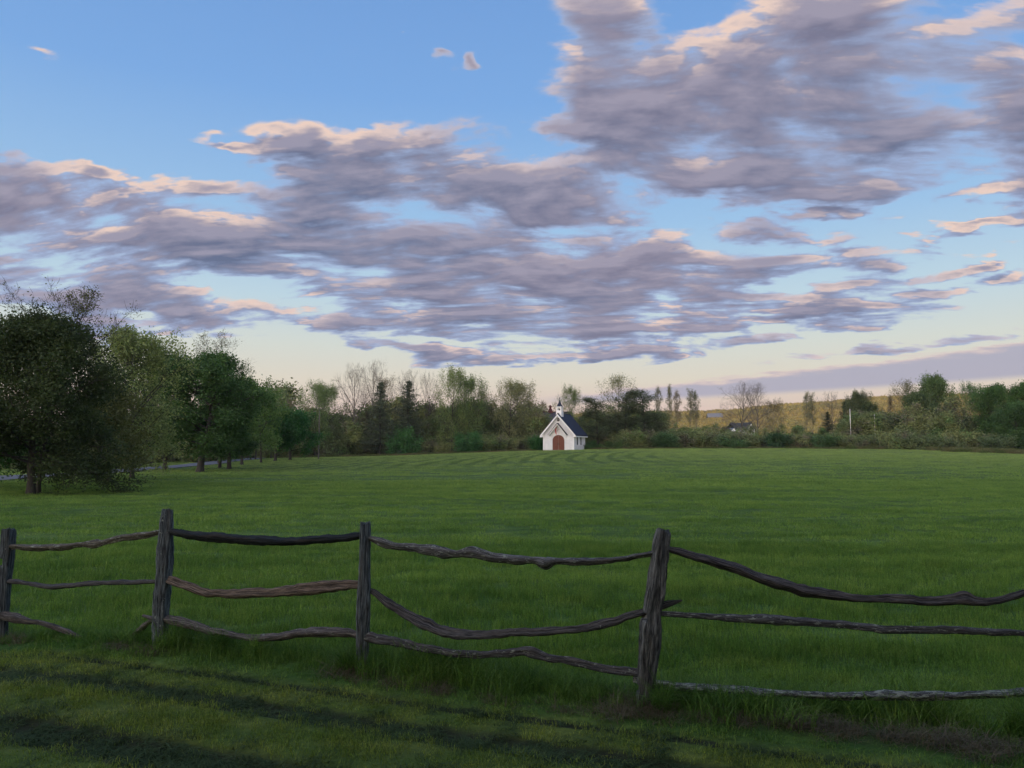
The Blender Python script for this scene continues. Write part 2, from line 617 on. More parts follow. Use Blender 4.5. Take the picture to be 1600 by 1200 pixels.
def mat_blade(dry=False):
    m, b, out = newmat('dry_blade' if dry else 'grass_blade')
    pos = geo_pos(b)
    if dry:
        c = b.mix(b.noise(pos, 9.0, 3), (.050, .042, .024), (.16, .13, .072))
    else:
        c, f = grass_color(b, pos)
        n = b.noise(pos, 23.0, 2, .6)
        c = b.mix(b.step(n, .45, .75), c, b.mix(.5, c, (.13, .19, .035)))
        rnd = b.n('ShaderNodeObjectInfo').outputs['Random']
        c = b.mix(1.0, c, b.mix(rnd, (.85, .90, .85), (1.55, 1.46, 1.3)), 'MULTIPLY')
        gn = b.noise(pos, 70.0, 1, .5)
        c = b.mix(1.0, c, b.mix(b.step(gn, .35, .65), (.7, .72, .7), (1.3, 1.28, 1.2)), 'MULTIPLY')
    p = principled(b, out, c, .55, spec=.25)
    tr = b.n('ShaderNodeBsdfTranslucent')
    b.put(tr.inputs[0], b.mix(1.0, c, (1.1, 1.2, .7), 'MULTIPLY'))
    ms = b.n('ShaderNodeMixShader')
    ms.inputs[0].default_value = .28
    b.t.links.new(p.outputs[0], ms.inputs[1])
    b.t.links.new(tr.outputs[0], ms.inputs[2])
    b.t.links.new(ms.outputs[0], out.inputs[0])
    return m


def mat_crushed():
    m, b, out = newmat('crushed_blade')
    principled(b, out, b.mix(b.noise(geo_pos(b), 14.0, 3, .6), (.022, .042, .014), (.060, .090, .030)), .7, spec=.1)
    return m


def mat_rough():
    m, b, out = newmat('rough_grass')
    n = b.noise(geo_pos(b), .5, 4, .6)
    c = b.mix(b.step(n, .40, .62), (.060, .085, .026), (.115, .105, .050))
    principled(b, out, c, .8, spec=.1)
    return m


def mat_leaf():
    m, b, out = newmat('leaf')
    oi = b.n('ShaderNodeObjectInfo')
    pos = geo_pos(b)
    n = b.noise(pos, .9, 3, .6)
    n2 = b.noise(pos, 6.0, 2, .6)
    c = b.mix(b.step(n, .35, .65), b.mix(1.0, oi.outputs['Color'], (.62, .66, .70), 'MULTIPLY'), oi.outputs['Color'])
    c = b.mix(b.m('MULTIPLY', b.step(n2, .45, .75), .5), c, b.mix(1.0, c, (1.7, 1.45, 1.2), 'MULTIPLY'))
    p = principled(b, out, c, .6, spec=.2)
    tr = b.n('ShaderNodeBsdfTranslucent')
    b.put(tr.inputs[0], b.mix(1.0, c, (1.2, 1.25, .6), 'MULTIPLY'))
    ms = b.n('ShaderNodeMixShader')
    ms.inputs[0].default_value = .3
    b.t.links.new(p.outputs[0], ms.inputs[1])
    b.t.links.new(tr.outputs[0], ms.inputs[2])
    b.t.links.new(ms.outputs[0], out.inputs[0])
    return m


def mat_brush():
    """mixed leaves of the thicket, coloured by place"""
    m, b, out = newmat('brush_leaf')
    pos = geo_pos(b)
    x, y, z = b.xyz(pos)
    n = b.noise(b.mapping(pos, (0, 0, 0), (0, 0, 0), (1, .6, 1.6)), .16, 3, .65)
    n2 = b.noise(b.mapping(pos, (9, 1, 0)), .30, 3, .6)
    n3 = b.noise(pos, 1.6, 3, .7)
    c = b.mix(b.step(n, .40, .60), (.100, .135, .056), (.155, .180, .066))
    c = b.mix(b.m('MULTIPLY', b.step(n2, .52, .64), .75), c, (.130, .110, .085))
    c = b.mix(b.m('MULTIPLY', b.step(n2, .44, .34), .8), c, (.085, .165, .050))
    c = b.mix(b.m('MULTIPLY', b.step(n3, .40, .70), .5), c, b.mix(1.0, c, (1.8, 1.7, 1.5), 'MULTIPLY'))
    principled(b, out, c, .7, spec=.15)
    return m


def mat_hillwood():
    m, b, out = newmat('hillside_leaf')
    pos = geo_pos(b)
    n = b.noise(pos, .018, 4, .6)
    n3 = b.noise(pos, .12, 3, .7)
    c = b.mix(b.step(n, .4, .6), (.185, .155, .032), (.125, .125, .030))
    c = b.mix(b.m('MULTIPLY', b.step(n3, .48, .66), .6), c, (.20, .160, .045))
    principled(b, out, c, .8, spec=.1)
    return m


def mat_bark(name='bark', c0=(.032, .029, .025), c1=(.075, .068, .060)):
    m, b, out = newmat(name)
    pos = geo_pos(b)
    n = b.noise(b.mapping(pos, (0, 0, 0), (0, 0, 0), (5, 5, 1.2)), 2.0, 5, .65)
    principled(b, out, b.mix(n, c0, c1), .9, n, .6, .05, .1)
    return m


def mat_wood():
    m, b, out = newmat('weathered_wood')
    oi = b.n('ShaderNodeObjectInfo')
    uvn = b.n('ShaderNodeUVMap')
    uv = uvn.outputs[0]
    u, v, _ = b.xyz(uv)
    ang = b.m('MULTIPLY', u, 2 * math.pi)
    cyl = b.comb(b.m('COSINE', ang), b.m('SINE', ang), v)
    cyl = b.v('ADD', cyl, b.v('SCALE', b.comb(oi.outputs['Random'], oi.outputs['Random'], oi.outputs['Random']), None, scale=37.0))
    g1 = b.noise(b.mapping(cyl, sc=(5.0, 5.0, 6.0)), 1.0, 7, .68)
    g2 = b.noise(b.mapping(cyl, sc=(14, 14, 9)), 1.0, 5, .65)
    big = b.noise(b.mapping(cyl, sc=(1.2, 1.2, 3.0)), 1.0, 3, .5)
    col = oi.outputs['Color']
    c = b.mix(b.step(g1, .36, .64), b.mix(1.0, col, (.30, .31, .33), 'MULTIPLY'), b.mix(1.0, col, (2.5, 2.45, 2.35), 'MULTIPLY'))
    c = b.mix(b.m('MULTIPLY', b.step(g2, .55, .40), .75), c, b.mix(1.0, col, (.12, .12, .13), 'MULTIPLY'))
    c = b.mix(b.m('MULTIPLY', b.step(big, .52, .70), .30), c, (.085, .066, .048))
    # lichen
    at_ = b.n('ShaderNodeAttribute', attribute_type='OBJECT', attribute_name='lichen')
    li = b.noise(b.mapping(cyl, (3, 3, 3), sc=(1.5, 1.5, 16.0)), 1.0, 6, .75)
    thr = b.m('SUBTRACT', .72, b.m('MULTIPLY', at_.outputs['Fac'], .26))
    lm = b.step(li, thr, b.m('ADD', thr, .04))
    c = b.mix(b.m('MULTIPLY', lm, .85), c, b.mix(b.noise(cyl, 40.0, 2), (.20, .24, .19), (.42, .43, .36)))
    h = b.m('ADD', b.m('MULTIPLY', g1, 1.0), b.m('MULTIPLY', g2, .8))
    h = b.m('ADD', h, b.m('MULTIPLY', lm, .15))
    principled(b, out, c, .85, h, .9, .012, .2)
    return m


def mat_simple(name, c, rough=.6, spec=.3, nscale=None, var=.25):
    m, b, out = newmat(name)
    if nscale:
        n = b.noise(geo_pos(b), nscale, 4, .6)
        col = b.mix(n, tuple(q * (1 - var) for q in c), tuple(min(q * (1 + var), 1) for q in c))
        principled(b, out, col, rough, n, .2, .01, spec)
    else:
        principled(b, out, c, rough, spec=spec)
    return m


def mat_clapboard():
    m, b, out = newmat('white_clapboard')
    tc = b.n('ShaderNodeTexCoord')
    x, y, z = b.xyz(tc.outputs['Object'])
    saw = b.m('FRACT', b.m('MULTIPLY', z, 7.0))
    n = b.noise(tc.outputs['Object'], 1.3, 4, .6)
    c = b.mix(b.step(n, .35, .75), (.66, .65, .65), (.78, .77, .76))
    st = b.noise(b.comb(b.m('MULTIPLY', x, 6), b.m('MULTIPLY', y, 6), b.m('MULTIPLY', z, .8)), 1.0, 3)
    c = b.mix(b.m('MULTIPLY', b.step(z, 1.2, .0), b.m('MULTIPLY', st, .45)), c, (.40, .42, .34))
    principled(b, out, c, .55, saw, .8, .02, .3)
    return m


M = {}
M['ground'] = mat_ground()
M['blade'] = mat_blade()
M['dry'] = mat_blade(True)
M['rough'] = mat_rough()
M['crushed'] = mat_crushed()
M['leaf'] = mat_leaf()
M['brush'] = mat_brush()
M['hillwood'] = mat_hillwood()
M['bark'] = mat_bark()
M['palebark'] = mat_bark('pale_bark', (.085, .076, .066), (.18, .16, .14))
M['wood'] = mat_wood()
M['clap'] = mat_clapboard()
M['white'] = mat_simple('white_paint', (.78, .77, .76), .5, nscale=6, var=.06)
M['navy'] = mat_simple('navy_shingle', (.020, .026, .045), .7, nscale=9, var=.3)
M['maroon'] = mat_simple('maroon_paint', (.135, .042, .024), .45, nscale=12, var=.3)
M['darkglass'] = mat_simple('dark_glass', (.012, .014, .018), .12, .6)
M['black'] = mat_simple('black_metal', (.015, .015, .017), .5)
M['red'] = mat_simple('flame_red', (.46, .07, .075), .5)
M['darkred'] = mat_simple('flame_dark_red', (.17, .02, .03), .5)
M['pinkgrey'] = mat_simple('cross_grey', (.46, .36, .36), .5)
M['asphalt'] = mat_simple('asphalt', (.10, .105, .115), .9, nscale=3, var=.2)
M['barnred'] = mat_simple('barn_red', (.075, .020, .018), .7, nscale=3, var=.3)
M['slate'] = mat_simple('slate_roof', (.055, .050, .068), .6, nscale=3, var=.25)
M['tin'] = mat_simple('tin_roof', (.085, .10, .125), .6, nscale=.4, var=.2)
M['darkroof'] = mat_simple('dark_roof', (.045, .048, .045), .8, nscale=2, var=.3)
M['stone'] = mat_simple('stone', (.22, .21, .19), .9, nscale=5, var=.3)
M['hill'] = mat_simple('hill_sward', (.15, .125, .055), .95, nscale=.02, var=.4)
M['ridge'] = mat_simple('dark_wood_floor', (.03, .042, .015), .95, nscale=.05, var=.4)

# ------------------------------------------------------------------ ground, lane, hills
def axis_pts(parts):
    out = []
    for a, b_, n in parts:
        out += list(np.linspace(a, b_, n, endpoint=False))
    out.append(parts[-1][1])
    return np.array(out)


def grid_mesh(name, xs, ys, zf, mat, smoothf=True):
    X, Y = np.meshgrid(xs, ys)
    Z = zf(X, Y)
    V = np.stack([X.ravel(), Y.ravel(), Z.ravel()], 1)
    nx, ny = len(xs), len(ys)
    i = (np.arange(ny - 1)[:, None] * nx + np.arange(nx - 1)[None, :]).ravel()
    F = np.stack([i, i + 1, i + nx + 1, i + nx], 1)
    return mesh_np(name, V, F, [mat], smoothf)


xs = axis_pts([(-3500, -400, 14), (-400, -120, 20), (-120, -30, 60), (-30, -8, 70), (-8, 8, 300), (8, 30, 70), (30, 120, 60), (120, 400, 20), (400, 3500, 14)])
ys = axis_pts([(-900, -60, 16), (-60, 0, 16), (0, 3, 10), (3, 9, 130), (9, 20, 60), (20, 60, 80), (60, 160, 100), (160, 600, 30), (600, 4500, 20)])
g = link('ground', grid_mesh('ground', xs, ys, ground_z, M['ground']))
tag(g, kind='structure')

LANE = [(-27, 8), (-29.5, 30), (-31, 45), (-32, 60), (-33.6, 71), (-34.2, 85), (-38.8, 108), (-48.8, 158), (-62, 220)]


def lane_mesh():
    P = np.array(LANE, dtype=float)
    t = np.linspace(0, len(P) - 1, 120)
    c = np.stack([np.interp(t, range(len(P)), P[:, k]) for k in (0, 1)], 1)
    k = np.ones(9) / 9
    c = np.stack([np.convolve(np.pad(c[:, j], 4, mode='edge'), k, 'valid') for j in (0, 1)], 1)
    d = np.gradient(c, axis=0)
    nrm = np.stack([d[:, 1], -d[:, 0]], 1) / np.linalg.norm(d, axis=1)[:, None]
    V, W = [], [-1.9, -1.0, 0, 1.0, 1.9]
    for w in W:
        q = c + nrm * w
        z = ground_z(q[:, 0], q[:, 1]) + .05 + .04 * (1 - (w / 1.9) ** 2)
        V.append(np.stack([q[:, 0], q[:, 1], z], 1))
    V = np.concatenate(V)
    n = len(c)
    F = [(j * n + i, j * n + i + 1, (j + 1) * n + i + 1, (j + 1) * n + i) for j in range(4) for i in range(n - 1)]
    return mesh_np('lane', V, np.array(F), [M['asphalt']], True)


tag(link('road', lane_mesh()), kind='structure')

HP = [(600, 652), (800, 650), (950, 645), (1028, 642), (1090, 643), (1112, 648), (1160, 640), (1230, 630), (1300, 630), (1370, 620), (1410, 618), (1480, 617), (1600, 612), (1750, 622), (2100, 640)]
HY = 1500.0
HXS = [at(px, py, HY)[0] for px, py in HP]
HZS = [at(px, py, HY)[2] - 9 for px, py in HP]


def hill_z(x, y):
    xr = x * HY / np.maximum(y, 900)
    top = np.interp(xr, HXS, HZS)
    k = np.zeros_like(xr)
    for s_ in (-60, -30, 0, 30, 60):
        k += np.interp(xr + s_, HXS, HZS) / 5
    up = smooth(780, HY, y)
    dn = smooth(2700, HY + 60, y)
    z = -14 + (k + 14) * np.minimum(up, dn)
    z += 4 * vnoise(x * .012, y * .012, 11) * up
    return z


hx = np.linspace(-900, 1900, 180)
hy = axis_pts([(760, 1600, 80), (1600, 2700, 30)])
tag(link('hills', grid_mesh('hills', hx, hy, hill_z, M['hill'])), kind='structure')


RY = -300.0


def ridge_z(x, y):
    h = 43 + 5 * vnoise(x * .01, y * 0 + 3, 21) + 2.5 * vnoise(x * .06, y * .06, 22)
    w = smooth(-900, -600, x) * smooth(700, 450, x)
    return -2 + (h + 2) * np.minimum(smooth(-130, RY, y), smooth(-520, RY - 20, y)) * w


tag(link('wooded_hill', grid_mesh('wooded_hill', np.linspace(-900, 700, 140), np.linspace(-520, -110, 50), ridge_z, M['ridge'])), kind='structure')

# ------------------------------------------------------------------ scattering of what nobody could count
def scatter(name, pts, rotz, scale, protos, tilt=None, seed=0):
    """one object whose points carry copies of the prototype meshes (chosen by an index attribute)"""
    me = bpy.data.meshes.new(name)
    me.vertices.add(len(pts))
    me.vertices.foreach_set('co', np.asarray(pts, dtype=np.float32).ravel())
    rot = np.zeros((len(pts), 3), dtype=np.float32)
    if tilt is not None:
        rot[:, :2] = tilt
    rot[:, 2] = rotz
    a = me.attributes.new('rot', 'FLOAT_VECTOR', 'POINT')
    a.data.foreach_set('vector', rot.ravel())
    a = me.attributes.new('scl', 'FLOAT_VECTOR', 'POINT')
    a.data.foreach_set('vector', np.asarray(scale, dtype=np.float32).ravel())
    a = me.attributes.new('idx', 'INT', 'POINT')
    a.data.foreach_set('value', np.random.default_rng(seed).integers(0, len(protos), len(pts)).astype(np.int32))
    me.update()
    o = link(name, me)
    ng = bpy.data.node_groups.new(name, 'GeometryNodeTree')
    ng.interface.new_socket('Geometry', in_out='INPUT', socket_type='NodeSocketGeometry')
    ng.interface.new_socket('Geometry', in_out='OUTPUT', socket_type='NodeSocketGeometry')
    N, L = ng.nodes, ng.links
    gi, go = N.new('NodeGroupInput'), N.new('NodeGroupOutput')
    g2i = N.new('GeometryNodeGeometryToInstance')
    for p in reversed(protos):
        oi = N.new('GeometryNodeObjectInfo')
        oi.inputs['Object'].default_value = p
        oi.inputs['As Instance'].default_value = True
        L.new(oi.outputs['Geometry'], g2i.inputs[0])
    iop = N.new('GeometryNodeInstanceOnPoints')
    iop.inputs['Pick Instance'].default_value = True
    L.new(gi.outputs[0], iop.inputs['Points'])
    L.new(g2i.outputs[0], iop.inputs['Instance'])

    def attr(nm, typ):
        a_ = N.new('GeometryNodeInputNamedAttribute')
        a_.data_type = typ
        a_.inputs['Name'].default_value = nm
        return [q for q in a_.outputs if q.enabled][0]
    L.new(attr('idx', 'INT'), iop.inputs['Instance Index'])
    e2r = N.new('FunctionNodeEulerToRotation')
    L.new(attr('rot', 'FLOAT_VECTOR'), e2r.inputs[0])
    L.new(e2r.outputs[0], iop.inputs['Rotation'])
    L.new(attr('scl', 'FLOAT_VECTOR'), iop.inputs['Scale'])
    L.new(iop.outputs[0], go.inputs[0])
    o.modifiers.new('scatter', 'NODES').node_group = ng
    return o


def proto(name, me):
    return bpy.data.objects.new(name, me)        # never linked: it only lends its mesh


def blades(rng, n, rad, hmin, hmax, w, lean=.45, segs=3, flat=0.0, square=False):
    """a patch of grass blades, each a tapering bent strip"""
    if square:
        bx, by = rng.uniform(-rad, rad, n), rng.uniform(-rad, rad, n)
    else:
        r_, a_ = rad * np.sqrt(rng.random(n)), rng.uniform(0, 2 * np.pi, n)
        bx, by = r_ * np.cos(a_), r_ * np.sin(a_)
    h = rng.uniform(hmin, hmax, n)
    d = rng.uniform(0, 2 * np.pi, n)
    le = lean * rng.uniform(.3, 1.4, n) + flat
    fa = rng.uniform(0, 2 * np.pi, n)
    V = np.zeros((n, 2 * segs + 1, 3))
    for k in range(segs + 1):
        t = k / segs
        s_ = h * (t - .25 * t * t * np.minimum(le, 1.2))
        off = h * le * t * t
        cx, cy, cz = bx + np.cos(d) * off, by + np.sin(d) * off, s_ * (1 - .35 * np.minimum(le, 1.6) * t)
        ww = w * rng.uniform(.7, 1.2, n) * (1 - t * .75) / 2
        if k < segs:
            V[:, 2 * k] = np.stack([cx - np.cos(fa) * ww, cy - np.sin(fa) * ww, cz], 1)
            V[:, 2 * k + 1] = np.stack([cx + np.cos(fa) * ww, cy + np.sin(fa) * ww, cz], 1)
        else:
            V[:, 2 * k] = np.stack([cx, cy, cz], 1)
    m = 2 * segs + 1
    base = np.arange(n)[:, None] * m
    quads = np.concatenate([base + np.array([[2 * k, 2 * k + 1, 2 * k + 3, 2 * k + 2]]) for k in range(segs - 1)])
    tris = base + np.array([[2 * segs - 2, 2 * segs - 1, 2 * segs]])
    return V.reshape(-1, 3), [quads, tris]


def wedge(rng, y0, y1, dens, xmarg=1.0, keep=None):
    """points of the ground in the part the lens can see, dens per square metre"""
    n = int((y1 - y0) * (y1 * 1.4 + 2 * xmarg) * dens)
    y = rng.uniform(y0, y1, n)
    hw = y * .70 + xmarg
    x = rng.uniform(-1, 1, n) * (y1 * .70 + xmarg)
    k = np.abs(x) < hw
    x, y = x[k], y[k]
    if keep is not None:
        k = keep(x, y, rng)
        x, y = x[k], y[k]
    return x, y


def lane_dist(x, y):
    P = np.array(LANE, dtype=float)
    lx = np.interp(y, P[:, 1], P[:, 0], left=-999)
    return np.abs(x - lx)


rng = np.random.default_rng(7)


def build_grass():
    pn = [proto('grass_patch', mesh_np('grass_patch', *blades(rng, 60, .11, .025, .062, .0045, .55), [M['blade']])) for _ in range(5)]
    pm = [proto('grass_patch', mesh_np('grass_patch', *blades(rng, 90, .30, .05, .11, .010, .5), [M['blade']])) for _ in range(4)]
    pf = [proto('grass_patch', mesh_np('grass_patch', *blades(rng, 110, .9, .06, .14, .034, .5, 2), [M['blade']])) for _ in range(4)]

    def keep_near(x, y, r_):
        m, _ = rut_mask(x, y)
        f = fence_off(x, y)
        p = 1 - .94 * m
        p = np.where((np.abs(f - .04) < .20) & (x > 1.1), p * .35, p)
        return r_.random(len(x)) < p

    def place(name, x, y, protos, s0, s1, hs=1.0, sink=.0, seed=1, hfun=None):
        n = len(x)
        s_ = rng.uniform(s0, s1, n)
        sc = np.stack([s_, s_, s_ * hs * rng.uniform(.75, 1.25, n)], 1)
        if hfun is not None:
            sc[:, 2] *= hfun(x, y)
        P = np.stack([x, y, ground_z(x, y) - sink], 1)
        o = scatter(name, P, rng.uniform(0, 6.28, n), sc, protos, rng.normal(0, .04, (n, 2)), seed)
        return tag(o, kind='stuff')

    def hf(x, y):
        # shorter where tyres and mower pass, longer behind the fence
        m, _ = rut_mask(x, y)
        f = fence_off(x, y)
        h = np.where(f < .1, 1.5, .85) * (1 - .55 * m)
        return h * (1 + .45 * vnoise(x * .9, y * 2.2, 31))
    x, y = wedge(rng, 2.6, 7.5, 95, .4, keep_near)
    place('grass', x, y, pn, .8, 1.25, 1, .004, 1, hf)
    x, y = wedge(rng, 6.8, 15, 42, .5, keep_near)
    place('grass', x, y, pn, 1.0, 1.6, 1.1, .004, 2, hf)
    x, y = wedge(rng, 11, 42, 9, 1, lambda x, y, r_: lane_dist(x, y) > 2.2)
    place('grass', x, y, pm, .8, 1.3, .85, .01, 3, lambda x, y: 1 + .5 * vnoise(x * .25, y * 1.1, 33))
    x, y = wedge(rng, 34, 132, 1.6, 3, lambda x, y, r_: (lane_dist(x, y) > 2.8) & ((np.abs(x - 8.5) > 4.2) | (y < 122)))
    place('grass', x, y, pf, .8, 1.25, .8, .03, 4, lambda x, y: 1 + .5 * vnoise(x * .08, y * .3, 35))

    # unmown grass under the rails
    tall = [proto('tall_grass_patch', mesh_np('tall_grass_patch', *blades(rng, 46, .09, .16, .36, .006, .5, 4), [M['blade']])) for _ in range(5)]
    n = 1500
    x = rng.uniform(-8, 4.5, n)
    f = rng.normal(-.10, .13, n)
    keep = rng.random(n) < np.clip(.45 + .9 * vnoise(x * 1.1, x * 0 + 4, 41) + .35 * (np.abs(x - .2) < 1.3), .1, 1)
    x, f = x[keep], f[keep]
    y = fence_y(x) - f * FL
    n = len(x)
    s_ = rng.uniform(.5, 1.05, n) * (1 + .3 * vnoise(x * 2, x * 0, 43)) * np.where(x < -3.6, .45, 1.0)
    P = np.stack([x, y, ground_z(x, y) - .01], 1)
    tag(scatter('tall_grass', P, rng.uniform(0, 6.28, n), np.stack([s_ * 1.1, s_ * 1.1, s_], 1), tall, rng.normal(0, .08, (n, 2)), 5), kind='stuff')

    # crushed blades in the ruts, dead thatch at the foot of the fence
    fl = [proto('crushed_grass', mesh_np('crushed_grass', *blades(rng, 40, .10, .05, .12, .006, 1.3, 3, .6), [M['crushed']])) for _ in range(3)]
    X, F_ = [], []
    for c, w, dep in RUTS:
        k = int(9 * 260 * w * 2)
        X.append(rng.uniform(-7, 4, k))
        F_.append(rng.normal(c, w * .7, k))
    x, f = np.concatenate(X), np.concatenate(F_)
    y = FY + FS * (x - FX) - f * FL
    n = len(x)
    s_ = rng.uniform(.6, 1.1, n)
    tag(scatter('crushed_grass', np.stack([x, y, ground_z(x, y) - .004], 1), rng.uniform(0, 6.28, n), np.stack([s_, s_, s_ * .8 * rng.uniform(.4, 1.7, n)], 1), fl, rng.normal(0, .1, (n, 2)), 6), kind='stuff')
    dr = [proto('dead_grass', mesh_np('dead_grass', *blades(rng, 44, .10, .06, .20, .005, 1.0, 4, .3), [M['dry']])) for _ in range(3)]
    x = np.concatenate([rng.uniform(1.15, 3.2, 120), rng.uniform(-1.0, 1.0, 30), rng.normal(-3.3, .25, 26), rng.normal(.98, .16, 40), rng.normal(-1.2, .15, 22), rng.normal(-5.2, .2, 16)])
    f = np.concatenate([rng.normal(.03, .09, 120), rng.normal(.25, .06, 30), rng.normal(.1, .12, 26), rng.normal(.12, .1, 40), rng.normal(.1, .1, 22), rng.normal(.05, .1, 16)])
    y = FY + FS * (x - FX) - f * FL
    n = len(x)
    s_ = rng.uniform(.5, 1.1, n)
    tag(scatter('dead_grass', np.stack([x, y, ground_z(x, y) - .004], 1), rng.uniform(0, 6.28, n), np.stack([s_, s_, s_ * .8], 1), dr, rng.normal(0, .15, (n, 2)), 7), kind='stuff')


build_grass()


def on_fence(px, py):
    """the point of the fence line seen at that pixel, and its distance"""
    r = ray(px, py)
    Y = (FY - FS * FX) / (1 - FS * r[0] / r[1])
    if Y * r[0] / r[1] > 1.0:
        Y = (FY - FS * FX - .22) / (1 - (FS + .22) * r[0] / r[1])
    return at(px, py, Y), Y


for (px, wd, ht, lb) in ((345, .17, .36, 'shaggy green tuft of uncut grass between the second and third fence posts'),
                         (402, .12, .30, 'smaller green grass tuft just right of the shaggiest tuft under the rails'),
                         (545, .10, .34, 'green grass tuft hugging the foot of the third fence post'),
                         (1585, .24, .46, 'tall spreading grass tuft under the rails at the right edge'),
                         (1028, .12, .34, 'grass tuft with long arching blades at the foot of the thickest post')):
    p, Y = on_fence(px, 1010)
    p.y -= .05 if px < 1000 else .12
    p.z = gz(p.x, p.y) - .01
    t = link('grass_tuft', mesh_np('grass_tuft', *blades(rng, 420 if wd > .15 else 260, wd * .55, ht * .5, ht * 1.15, .0055, .75, 5), [M['blade']]))
    t.location = p
    tag(t, lb, 'grass tuft', 'tufts of long grass along the fence')

# ------------------------------------------------------------------ the fence
def spline(pts, n):
    P = np.array(pts, dtype=float)
    d = np.concatenate([[0], np.cumsum(np.linalg.norm(np.diff(P[:, :3], axis=0), axis=1))])
    t = np.linspace(0, d[-1], n)
    m = np.gradient(P, d, axis=0)
    i = np.clip(np.searchsorted(d, t, side='right') - 1, 0, len(d) - 2)
    h = (d[i + 1] - d[i])[:, None]
    s_ = ((t - d[i]) / (d[i + 1] - d[i]))[:, None]
    return (2 * s_ ** 3 - 3 * s_ ** 2 + 1) * P[i] + (s_ ** 3 - 2 * s_ ** 2 + s_) * h * m[i] + (-2 * s_ ** 3 + 3 * s_ ** 2) * P[i + 1] + (s_ ** 3 - s_ ** 2) * h * m[i + 1], t


def log_mesh(name, pts, n, sides, rng, shape, rough=.10, slots=(), split_top=False, kink=.002):
    """pts rows x,y,z,radius; shape(angle) gives the split cross-section"""
    C, t = spline(pts, n)
    c, r = C[:, :3].copy(), np.maximum(C[:, 3], .003)
    s9 = int(rng.integers(0, 9999))
    for ax_ in (0, 2):
        am = kink * (1.0 if ax_ == 2 else .5) * np.minimum(1, np.minimum(t, t[-1] - t) * 8)
        c[:, ax_] += am * (vnoise(t * 3.1, t * 0 + ax_, s9) + .5 * vnoise(t * 9.0, t * 0 + ax_, s9 + 1) + .28 * vnoise(t * 24.0, t * 0 + ax_, s9 + 2))
    rv = 1.0 if kink > .004 else .35
    r = r * (1 + rv * .13 * vnoise(t * 5, t * 0, s9 + 3) + rv * .09 * vnoise(t * 17, t * 0, s9 + 4))
    d = np.gradient(c, axis=0)
    d /= np.linalg.norm(d, axis=1)[:, None]
    ref = np.array([0, 1.0, 0])
    a = ref - d * (d @ ref)[:, None]
    a /= np.linalg.norm(a, axis=1)[:, None]
    b = np.cross(d, a)
    th = np.linspace(0, 2 * np.pi, sides, endpoint=False)
    TH, T = np.meshgrid(th, t)
    s0 = rng.integers(0, 9999)
    tw = TH + .25 * vnoise(T * 1.2, T * 0, s0)
    prof = shape(tw)
    cx, sx = np.cos(TH), np.sin(TH)
    k = sides / 3.0
    grain = vnoise(TH / (2 * np.pi) * round(k), T * 2.2, s0 + 1) * (1 - np.abs((TH / np.pi) - 1) ** 14)
    grain2 = vnoise(TH / (2 * np.pi) * round(k * .4), T * 1.5, s0 + 2)
    lump = vnoise(T * 4 + cx, cx * 1.2 + sx * 2, s0 + 3)
    fine = vnoise(TH / (2 * np.pi) * sides, T * 16, s0 + 4)
    rad = r[:, None] * prof * (1 + rough * (.9 * grain + .7 * grain2 + .8 * rv * lump + .55 * fine) - .10 * (vnoise(TH / (2 * np.pi) * 9, T * .9, s0 + 9) > .45) * (1 + .4 * fine))
    for (t0, t1, a0, a1, dep) in slots:
        m_ = smooth(t0 - .006, t0, T) * smooth(t1 + .006, t1, T) * ((TH > a0) & (TH < a1))
        rad -= m_ * dep
    rad = np.maximum(rad, .002)
    V = c[:, None, :] + a[:, None, :] * (cx * rad)[..., None] + b[:, None, :] * (sx * rad)[..., None]
    if split_top:
        jag = .02 * vnoise(th * 2.4, th * 0 + 5, s0 + 6) + .012 * vnoise(th * 6, th * 0, s0 + 7)
        for q in range(4):
            V[q] += d[0] * (jag * (1 - q / 4))[:, None]
    V = V.reshape(-1, 3)
    i = np.arange(n - 1)[:, None] * sides + np.arange(sides)[None, :]
    j = np.arange(n - 1)[:, None] * sides + (np.arange(sides)[None, :] + 1) % sides
    F = np.stack([i.ravel(), j.ravel(), (j + sides).ravel(), (i + sides).ravel()], 1)
    V = np.vstack([V, c[0] - d[0] * .004, c[-1] + d[-1] * .004])
    nv = n * sides
    e = np.arange(sides)
    cap0 = np.stack([np.full(sides, nv), (e + 1) % sides, e], 1)
    cap1 = np.stack([np.full(sides, nv + 1), (n - 1) * sides + e, (n - 1) * sides + (e + 1) % sides], 1)
    uv = np.concatenate([np.stack([(TH / (2 * np.pi)).ravel(), T.ravel()], 1), [[0, 0], [0, t[-1]]]])
    return mesh_np(name, V, [F, cap0, cap1], [M['wood']], True, uv)


def cross_split(rng):
    """a split rail: roughly a rounded triangle or quarter"""
    a, p1, p2 = rng.uniform(.05, .13), rng.uniform(0, 6.28), rng.uniform(0, 6.28)
    return lambda th: 1 + a * np.cos(3 * th + p1) + .05 * np.cos(4 * th + p2) + .04 * np.cos(5 * th + p1 * 2)


def cross_post(th):
    c, s_ = np.abs(np.cos(th)), np.abs(np.sin(th))
    return 1.0 / (c ** 5 + s_ ** 5) ** (1 / 5) * .93


frng = np.random.default_rng(21)
fence = empty('split_rail_fence', (0, FY, 0))
tag(fence, 'old weathered split rail fence of crooked grey rails crossing the near field', 'fence')
finv = Vector((0, FY, 0))


